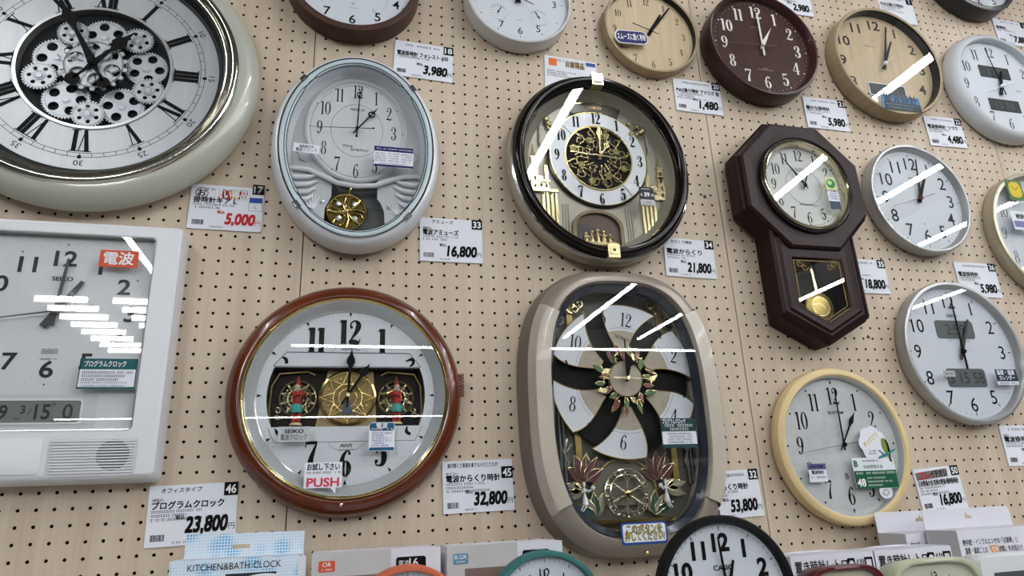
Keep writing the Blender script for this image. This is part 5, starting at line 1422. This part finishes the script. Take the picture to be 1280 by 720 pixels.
# ================================================================== PRICE TAGS
def price_tag(label, tl, price=None, no=None, title=None, top=None, maker=None, lines=2, tr=None, w=.129, h=.0905, ang=0.0, d=.0042, red=False, blue=None, badge=None, glare=False, title_fit=None, bar=True, no_drop=0.0, pv=.0235, ps=.0215):
    """tag pinned to the board; tl = top left corner pixel"""
    x, z = at(tl[0], tl[1], d)
    t = thing('price_tag', label, 'price tag', x, z, 0.0, 0.0, 'price tags on the pegboard', math.radians(-ang))
    MB().slab([(0, -h), (w, -h), (w, 0), (0, 0)], .0005, d - .0012).build('paper', PAPER, t)
    e = d - .0009
    b = MB()
    if maker: b.text(maker, .006, -.0225, e, .0042, 'l', bold=.02)
    if title: b.text(title, .006, -.0315, e, .0092, 'l', bold=.035, fit=title_fit)
    if top: b.text(top, w * .36 if len(top) < 9 else w * .43, -.0085, e, .0062, bold=.015, fit=None if len(top) < 9 else w * .72)
    if b.v: b.build('print', INK, t)
    b = MB()
    if not top: micro(b, .024, w - .030, -.009, e, .0045, int(tl[0]))
    for k in range(lines): micro(b, .006, w * (.60, .42, .66)[k % 3], -.0405 - k * .0062, e, .0036, int(tl[0]) + k)
    micro(b, w * .30, w * .47, -h + .0055, e, .0028, 5)
    b.build('small_print', INK, t)
    if price:
        m = RED_INK if red else INK
        MB().text(price, w * .90, -h + pv, e + .0001, ps, 'r', bold=.05, shear=.15, fit=w * (.47 if len(price) > 5 else .40)).build('price', m, t)
        b = MB().text('円', w - .0025, -h + pv - .006, e, .0078, 'r'); b.text('税込', w * .90 - w * (.47 if len(price) > 5 else .40) - .002, -h + pv + .012, e, .0048, 'r', bold=.03); b.build('price_unit', m, t)
    if bar:
        R = random.Random(int(tl[0] * 3 + tl[1])); b = MB(); u = .0075
        while u < .0275:
            q = R.choice((.0005, .0008, .0013)); b.rect(u, u + q, -h + .0085, -h + .0185, e); u += q + R.choice((.0005, .0008))
        b.build('barcode', INK, t)
    if no:
        v = -no_drop
        o = MB().slab([(w - .0215, v - .0205), (w, v - .0205), (w, v + .0005), (w - .0215, v + .0005)], e, e + .0006).build('number_badge', INK, t)
        MB().text(no, w - .0108, v - .0102, e + .0009, .0135, bold=.025, fit=.0165 if len(no) > 1 else None).build('badge_number', WHITE_INK, o)
    if blue:
        o = MB().rect(w - .0255, w - .002, -.031, -.0205, e + .0002).build('blue_strip', BLUE_INK, t)
        MB().text(blue, w - .014, -.0395, e, .0065).build('size_mark', INK, o)
        b = MB().stroke([(w - .0255, -.031, .0006), (w - .0255, -.048, .0006)], e, 1).stroke([(w - .0255, -.048, .0006), (w - .002, -.048, .0006)], e, 1).stroke([(w - .002, -.048, .0006), (w - .002, -.031, .0006)], e, 1); b.build('size_frame', INK, o)
    if badge == 'deal':
        o = MB().slab(rrect(w * .36, w * .77, -.026, -.0095, .002), e, e + .0003).build('deal_strip', mat('deal_red', (150, 40, 40), .5), t)
        MB().rect(w * .53, w * .65, -.0255, -.010, e + .0004).build('deal_yellow', mat('deal_gold', (205, 160, 40), .5), o)
        MB().text('買い得品', w * .55, -.0178, e + .0007, .0135, bold=.03, fit=w * .44).build('deal_print', WHITE_INK, o)
        MB().arc((.019, -.0175), .0105, .0014, e, n=30).text('お', .019, -.0175, e, .012, bold=.03).build('deal_seal', INK, t)
    if badge == 'orange':
        o = MB().slab(rrect(.010, .030, -.026, -.006, .001), e, e + .0003).build('orange_seal', mat('orange_seal', (224, 110, 40), .5), t)
        MB().text('お買得品', w * .58, -.018, e + .0004, .0125, bold=.03, fit=w * .36).build('deal_print', mat('olive_print', (130, 90, 30), .5), t)
        MB().rect(w - .026, w - .002, -.014, -.004, e + .0002).build('blue_strip', BLUE_INK, t)
    if badge == 'ichioshi':
        o = MB().slab([(.004, -.024), (w * .74, -.021), (w * .74, -.004), (.004, -.008)], e, e + .0003).build('pick_strip', mat('dim_grey_strip', (120, 112, 112), .5), t)
        MB().text('コレ', w * .22, -.0145, e + .0006, .013, bold=.04).build('pick_print', RED_INK, o)
        MB().text('イチオシ', w * .54, -.0135, e + .0006, .012, bold=.03, fit=w * .36).build('pick_print', INK, o)
    if glare: MB().rect(-.003, w + .003, -h - .004, .003, d).build('plastic_sleeve', FILM, t)
    return t
price_tag('glossy price tag with red 5,000 price under the big gear clock', (240, 229), '5,000', '17', '掛時計ギア L', lines=2, w=.129, blue='L', badge='deal', red=True, ang=-.5, no_drop=-.007, glare=True)
price_tag('price tag reading 3,980 beside the top of the oval clock', (494, 49), '3,980', '18', '電波掛時計 フォレスト φ30', lines=1, title_fit=.112, ang=-2)
price_tag('price tag with orange seal half hidden behind black gold clock', (680.5, 68), None, None, None, lines=3, badge='orange', w=.128, ang=-2, bar=False)
price_tag('price tag reading 1,480 under the light wood clock', (841, 97), '1,480', '20', 'MAG掛け時計 アナログ 桜', lines=3, title_fit=.116, w=.1265, ang=-.5)
price_tag('price tag reading 2,980 cut off by the top edge', (962, -18), '2,980', '1', None, lines=1, w=.125, h=.082, ang=0)
price_tag('price tag reading 5,980 under the dark walnut clock', (1003, 120), '5,980', '21', '静かな掛時計', lines=2, w=.1265, title_fit=.070, ang=0)
price_tag('price tag half hidden behind top of light wood digital clock', (1096, -8), None, '1', 'MAG掛け時計', lines=3, w=.12, ang=0)
price_tag('price tag reading 4,480 below the light wood digital clock', (1154, 144), '4,480', '22', '電波掛時計 つづり', lines=2, w=.124, title_fit=.10, ang=1)
price_tag('wrinkled glossy price tag above the white twin display clock', (1240, 22), '7,880', '1', '掛時計', lines=1, w=.128, ang=0, glare=True)
price_tag('price tag reading 16,800 with number 33 beside the oval clock', (525, 271), '16,800', '33', '電波アミューズ', top='アミューズ', maker='SEIKO', lines=2, w=.1275, h=.094, title_fit=.072, ang=0)
price_tag('price tag reading 21,800 under the black and gold clock', (829, 296), '21,800', '34', '電波からくり', top='からくり時計', lines=2, w=.122, title_fit=.085, ang=-1.5)
price_tag('price tag reading 18,800 beside the pendulum box', (1053, 322.5), '18,800', '35', None, lines=1, w=.118, h=.085, ang=0)
price_tag('price tag reading 5,980 above the silver calendar clock', (1192, 327), '5,980', '36', '電波掛時計', lines=2, w=.127, title_fit=.062, ang=0)
price_tag('price tag reading 32,800 right of the wooden musical clock', (553, 577), '32,800', '45', '電波からくり時計', top='扉が開くと楽器を奏でる小びとたちが!', maker='セイコー', lines=3, w=.130, title_fit=.100, ang=.9, no_drop=.0135)
price_tag('price tag reading 23,800 under the office clock', (187, 608), '23,800', '46', 'プログラムクロック', top='オフィスタイプ', maker='SEIKO', lines=3, w=.1345, h=.094, title_fit=.108, ang=1.2, pv=.0315, ps=.0235)
price_tag('price tag reading 53,800 behind the tall beige musical clock', (876, 591), '53,800', '32', '電波からくり時計', lines=2, w=.127, title_fit=.095, ang=2)
price_tag('price tag reading 16,800 with number 50 beside bird clock', (1141, 587), '16,800', '50', '日本野鳥の会 四季の野鳥 報時掛時計', lines=3, w=.121, title_fit=.108, badge='ichioshi', ang=3.0)
price_tag('price tag cut by right edge under the silver calendar clock', (1249, 532), '7,980', '37', '電波掛時計', maker='SEIKO', lines=2, w=.127, title_fit=.08, ang=0)

# ================================================================== SHELF ROW AT THE BOTTOM
def on_shelf_clock(label, x, d, r, depth, fm, dm=WHITED, fw=.010, nums=True, font='sans', name='table_clock', h=None, bold=.01, nr=.70, nh=.17):
    t = thing(name, label, 'clock', x, SHZ, 0)
    c = (0, r + .004)
    f0 = d - depth
    MB().lathe([(r * .62, f0), (r * .86, f0 + .004), (r * .93, f0 + depth * .45), (r, f0 + depth * .5), (r, d - .004), (r - .003, d), (r - fw + .002, d), (r - fw, d - .003), (r - fw - .001, d - .012)], c=c, n=96).build('frame', fm, t, 40)
    MB().disc(c, r * .63, f0 + .001, 40).build('rear_cover', DARKREC, t)
    MB().disc(c, r - fw, d - .012, 72).build('dial', dm, t)
    MB().disc(c, r - fw + .001, d - .004, 72).build('glass', GLASS, t)
    for n in range(1, 13):
        if nums: numerals(t, [n], r * nr, r * nr, d - .0115, r * nh, INK, font, c=c, bold=bold)
    ticks(t, (r - fw) * .96, d - .0115, INK, c=c, l5=r * .05, l1=r * .03, w5=r * .012, w1=r * .006)
    for s in (-1, 1): MB().box(s * r * .45 - .006, s * r * .45 + .006, 0, r * .16, f0 + .006, d - .006).build('foot', fm, t)
    return t, c
def X(px_, py_, d): return at(px_, py_, d)[0]
# black table clock
D = .30
t, c = on_shelf_clock('black framed round clock standing on shelf before tall beige clock', .5634, D, .1127, .035, mat('matt_black_plastic', (9, 9, 10), .5, spec=.25), fw=.0115, bold=.04, nr=.665, nh=.21)
MB().text('CASIO', 0, c[1] + .040, D - .0114, .0068, bold=.025, sx=1.2).build('maker_mark', INK, t)
hands(t, D - .0095, (18, .052, .006), (356, .083, .0045), (172, .05, .001), c=c, cap=.004)
# small coloured clocks
t, c = on_shelf_clock('teal framed round clock on shelf before the blue tagged box', X(683, 700, .20), .20, .0925, .05, mat('teal_plastic', (58, 110, 108), .4), fw=.009, bold=.0, nr=.64, nh=.17)
hands(t, .190, (30, .04, .005), (358, .065, .004), c=c, cap=.004)
t, c = on_shelf_clock('orange framed round clock on shelf before the orange tagged box', X(511, 708, .20), .20, .0885, .05, mat('orange_plastic', (196, 104, 76), .4), fw=.009, bold=.0, nr=.64, nh=.17)
hands(t, .190, (30, .04, .005), (358, .065, .004), c=c, cap=.004)
t, c = on_shelf_clock('small white round clock before the kitchen and bath clock box', X(328, 718, .20), .20, .0885, .04, mat('white_bath_plastic', (214, 218, 222), .35), fw=.012, nr=.64, nh=.17)
hands(t, .190, (30, .04, .005), (358, .06, .004), c=c, cap=.004)
# retro square clocks
def retro(label, x0, x1, top, d, fm, dm):
    w = (x1 - x0); h = top - SHZ
    t = thing('table_clock', label, 'clock', (x0 + x1) / 2, SHZ, 0)
    cc_ = (0, h / 2 + .002); hw, hh = w / 2, h / 2 - .002
    Lp = lambda f, dd: sup(hw * f if f > 0 else hw, hh * f, 4.2, dd, cc_, 96)
    MB().loft([Lp(.80, d - .055), Lp(.93, d - .045), Lp(.99, d - .02), Lp(1.0, d - .006), Lp(.985, d - .001), Lp(.94, d), Lp(.90, d - .002), Lp(.885, d - .010)], cap0=True).build('body', fm, t, 50)
    MB().add(Lp(.89, d - .010), [tuple(range(96))]).build('dial', dm, t)
    MB().add(Lp(.905, d - .003), [tuple(range(96))]).build('glass', GLASS, t)
    for n in range(1, 13):
        a = math.radians(n * 30); MB().text(str(n), cc_[0] + hw * .64 * math.sin(a), cc_[1] + hh * .64 * math.cos(a), d - .0095, .0145, bold=.0, sx=.7).build('numeral', INK, t)
    hands(t, d - .008, (30, .03, .004), (358, .05, .003), c=cc_, cap=.003)
    for s in (-1, 1): MB().box(s * hw * .5 - .008, s * hw * .5 + .008, 0, .012, d - .04, d - .01).build('foot', fm, t)
    return t
D = .33
retro('pale green retro clock on shelf before the retro clock box', X(1113, 710, D), X(1230, 712, D), at(1175, 697, D)[1], D, mat('pale_green_enamel', (188, 192, 164), .3), mat('pale_green_dial', (200, 202, 184), .45))
retro('dark red retro clock on shelf beside the black framed clock', max(X(999, 712, D), .672), X(1109, 714, D), at(1060, 706, D)[1], D, mat('dark_red_enamel', (84, 20, 28), .3), mat('cream_retro_dial', (196, 190, 172), .45))
# digital meter
D = .33
x0 = X(1222, 700, D); top = at(1250, 692.5, D)[1]
t = thing('digital_meter', 'white rounded digital thermometer on shelf at bottom right corner', 'thermometer', x0 + .085, SHZ, 0)
h = top - SHZ
MB().loft([rrect(-.083, .083, .002, h - .002, .014, D - .035), rrect(-.085, .085, 0, h, .016, D - .028), rrect(-.085, .085, 0, h, .016, D - .005), rrect(-.082, .082, .003, h - .003, .014, D)], cap0=True, cap1=True).build('body', mat('white_meter_plastic', (216, 217, 219), .35), t, 50)
o = MB().slab(rrect(-.060, .070, .02, h - .026, .003), D, D + .001).build('display', mat('lcd_charcoal', (74, 80, 80), .3), t)
MB().text('26.5', 0, h * .5, D + .0015, .05).build('display_digits', INK, o)
b = MB().text('℃', -.071, h - .036, D + .0004, .010, bold=.01); b.text('室温', -.070, h - .052, D + .0004, .006); b.build('print', INK, t); MB().text('CRECER', .058, h - .013, D + .0004, .0048).build('maker_mark', INK, t)

# ---- cartons
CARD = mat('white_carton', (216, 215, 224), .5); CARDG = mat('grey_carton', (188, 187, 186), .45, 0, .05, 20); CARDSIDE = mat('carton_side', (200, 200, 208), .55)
def carton(label, x0, x1, top, d0, d1, m, yaw=0.0, sm=None, name='clock_box'):
    t = thing(name, label, 'box', (x0 + x1) / 2, SHZ, d0, yaw)
    w = (x1 - x0) / 2; h = top - SHZ; dp = d1 - d0
    MB().box(-w, w, 0, h, 0, dp - .0006).build('carton', sm or CARDSIDE, t)
    MB().rect(-w, w, 0, h, dp).build('front_print', m, t)
    return t, w, h, dp
# kitchen & bath clock
def tile_mat():
    m = mat('blue_tile_print', (205, 222, 236), .45)
    nt = m.node_tree; b = nt.nodes['Principled BSDF']
    tc = nt.nodes.new('ShaderNodeTexCoord')
    br = nt.nodes.new('ShaderNodeTexBrick'); br.offset = 0.0; br.inputs['Scale'].default_value = 1.0
    br.inputs['Brick Width'].default_value = .0042; br.inputs['Row Height'].default_value = .0042; br.inputs['Mortar Size'].default_value = .0006
    vo = nt.nodes.new('ShaderNodeTexVoronoi'); vo.inputs['Scale'].default_value = 30
    mp = nt.nodes.new('ShaderNodeMapping'); mp.inputs['Rotation'].default_value = (PI / 2, 0, 0)
    nt.links.new(tc.outputs['Object'], mp.inputs['Vector']); nt.links.new(mp.outputs['Vector'], br.inputs['Vector']); nt.links.new(tc.outputs['Object'], vo.inputs['Vector'])
    rp = nt.nodes.new('ShaderNodeValToRGB'); rp.color_ramp.elements[0].color = (lin(96), lin(172), lin(216), 1); rp.color_ramp.elements[1].color = (lin(196), lin(216), lin(232), 1); rp.color_ramp.elements[0].position = .25; rp.color_ramp.elements[1].position = .5
    nt.links.new(vo.outputs['Distance'], rp.inputs['Fac']); nt.links.new(rp.outputs['Color'], br.inputs['Color1']); nt.links.new(rp.outputs['Color'], br.inputs['Color2'])
    br.inputs['Mortar'].default_value = (lin(222), lin(230), lin(238), 1)
    nt.links.new(br.outputs['Color'], b.inputs['Base Color'])
    return m
TILE = tile_mat()
t, w, h, dp = carton('blue tiled kitchen and bath clock box on shelf under office clock', -.213, -.036, -.5195, .06, .13, TILE, math.radians(-4))
tab = MB().slab([(-w + .008, h - .004), (w + .002, h - .004), (w + .002, h + .032), (-w + .008, h + .034)], .030, .0315, [rrect(-.014, .012, h + .011, h + .017, .0028)]).build('hanging_tab', TILE, t)
MB().text('Kitchen&Bath clock'.upper(), 0, h - .0105, dp + .0006, .0092, fit=w * 1.45, bold=.0).build('print', INK, t)
MB().rect(-.012, .058, h - .05, h - .021, dp + .0004).build('picture', mat('dark_picture', (40, 44, 50), .5), t)
MB().rect(w, w + .010, 0, h - .002, dp - .002).build('side_flap', CARD, t)
# two grey clock boxes with colour tags
for (x0, x1, top, tg, tm, lab) in ((-.023, .160, -.5205, 'OR', mat('orange_tag', (200, 88, 56), .5), 'grey clock box with orange OR tag on shelf under wooden clock'), (.181, .362, -.5215, 'B.GR', mat('blue_tag', (92, 140, 164), .5), 'grey clock box with blue B.GR tag left of the tall clock')):
    t, w, h, dp = carton(lab, x0, x1, top, .05, .12, CARDG, 0, CARD)
    o = MB().slab(rrect(-w + .010, -w + .034, h - .027, h - .0115, .002), dp, dp + .0006).build('colour_tag', tm, t)
    MB().text(tg, -w + .022, h - .0165, dp + .0009, .006, sx=1.1).build('tag_print', WHITE_INK, o)
    b = MB(); micro(b, -w + .015, -w + .029, h - .0235, dp + .0009, .0025); b.build('tag_small_print', WHITE_INK, o)
    MB().rect(w - .066, w, 0, h, dp + .0003).build('white_panel', CARD, t)
    o = MB().slab(rrect(w - .058, w - .012, h - .032, h - .012, .004), dp + .0003, dp + .0008).build('black_label', INK, t)
    b = MB().text('電波', w - .046, h - .021, dp + .0011, .006); b.text('16', w - .031, h - .0205, dp + .0011, .012, bold=.012); b.build('label_print', WHITE_INK, o)
    MB().rect(-w + .028, w - .07, 0, h - .034, dp + .0003).build('picture', mat('brown_picture', (120, 100, 92), .5), t)
    MB().box(w, w + .011, 0, h - .001, dp - .06, dp - .002).build('side_flap', CARD, t)
# white hang tab boxes
for (x0, x1, d0, d1, lab) in ((1.058, 1.280, .045, .115, 'white hang tab box behind another like it right of bird clock'), (1.100, 1.312, .120, .190, 'white hang tab box in front with orange framed word')):
    dt = d0 + .004
    top = at(1150, 663, dt)[1]
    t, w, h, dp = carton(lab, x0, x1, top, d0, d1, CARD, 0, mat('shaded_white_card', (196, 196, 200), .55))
    th = at(1150, 638, dt)[1] - top
    L = [(-w, h - .003), (w, h - .003), (w, h + th * .8), (w - .006, h + th), (-w, h + th)]
    MB().slab(L, .001, .0022, [[(-.016, h + th * .45), (.010, h + th * .45), (.006, h + th * .62), (.0, h + th * .62), (-.003, h + th * .78), (-.008, h + th * .62), (-.014, h + th * .62)]]).build('hanging_tab', CARD, t)
    u = -w + .008
    b = MB().text('熱中症・インフルエンザの「注意報」と', u, h - .021, dp + .0006, .0078, 'l', bold=.01, fit=.126)
    b.text('温度・湿度ごとの「', u + .001, h - .035, dp + .0006, .0078, 'l', bold=.01, fit=.058); b.text('状態」をお知らせ', u + .078, h - .035, dp + .0006, .0078, 'l', bold=.01, fit=.056); b.build('print', INK, t)
    o = MB().rect(u + .060, u + .077, h - .0415, h - .0285, dp + .0004).build('orange_frame', mat('orange_word', (216, 140, 60), .5), t)
    MB().text('危険', u + .0685, h - .035, dp + .0008, .007, fit=.013).build('word_print', WHITE_INK, o)
# retro clock boxes
for x0, x1, lab in ((X(983, 690, .255), X(1087, 692, .255), 'white retro clock box on shelf right of the black framed clock'), (X(1089, 692, .255), X(1184, 686, .255), 'white retro clock box on shelf before the hang tab boxes')):
    top = at(1088, 690, .255)[1] + .002
    t, w, h, dp = carton(lab, x0, x1, top, .205, .262, CARD, 0)
    b = MB().text('置き時計レトロ', -w + .006, h - .0165, dp + .0006, .0125, 'l', bold=.02, fit=w * 1.25); b.build('print', INK, t)
    o = MB().slab(rrect(w * .34, w * .52, h - .024, h - .008, .002), dp, dp + .0005).build('icon', INK, t)
    MB().disc((w * .43, h - .016), .0045, dp + .0009, 16).build('icon_dial', CARD, o)
    MB().text('ソ川', w * .63, h - .016, dp + .0006, .0095, bold=.03).build('icon_print', INK, t)
    o = MB().slab(rrect(w * .76, w * .96, h - .024, h - .008, .001), dp, dp + .0005, [rrect(w * .79, w * .93, h - .0215, h - .0115, .0005)]).build('icon', INK, t)
    MB().slab([(-w + .02, h), (w - .02, h), (w - .05, h + .0022), (-w + .05, h + .0022)], .004, .006).build('top_flap', CARD, t)
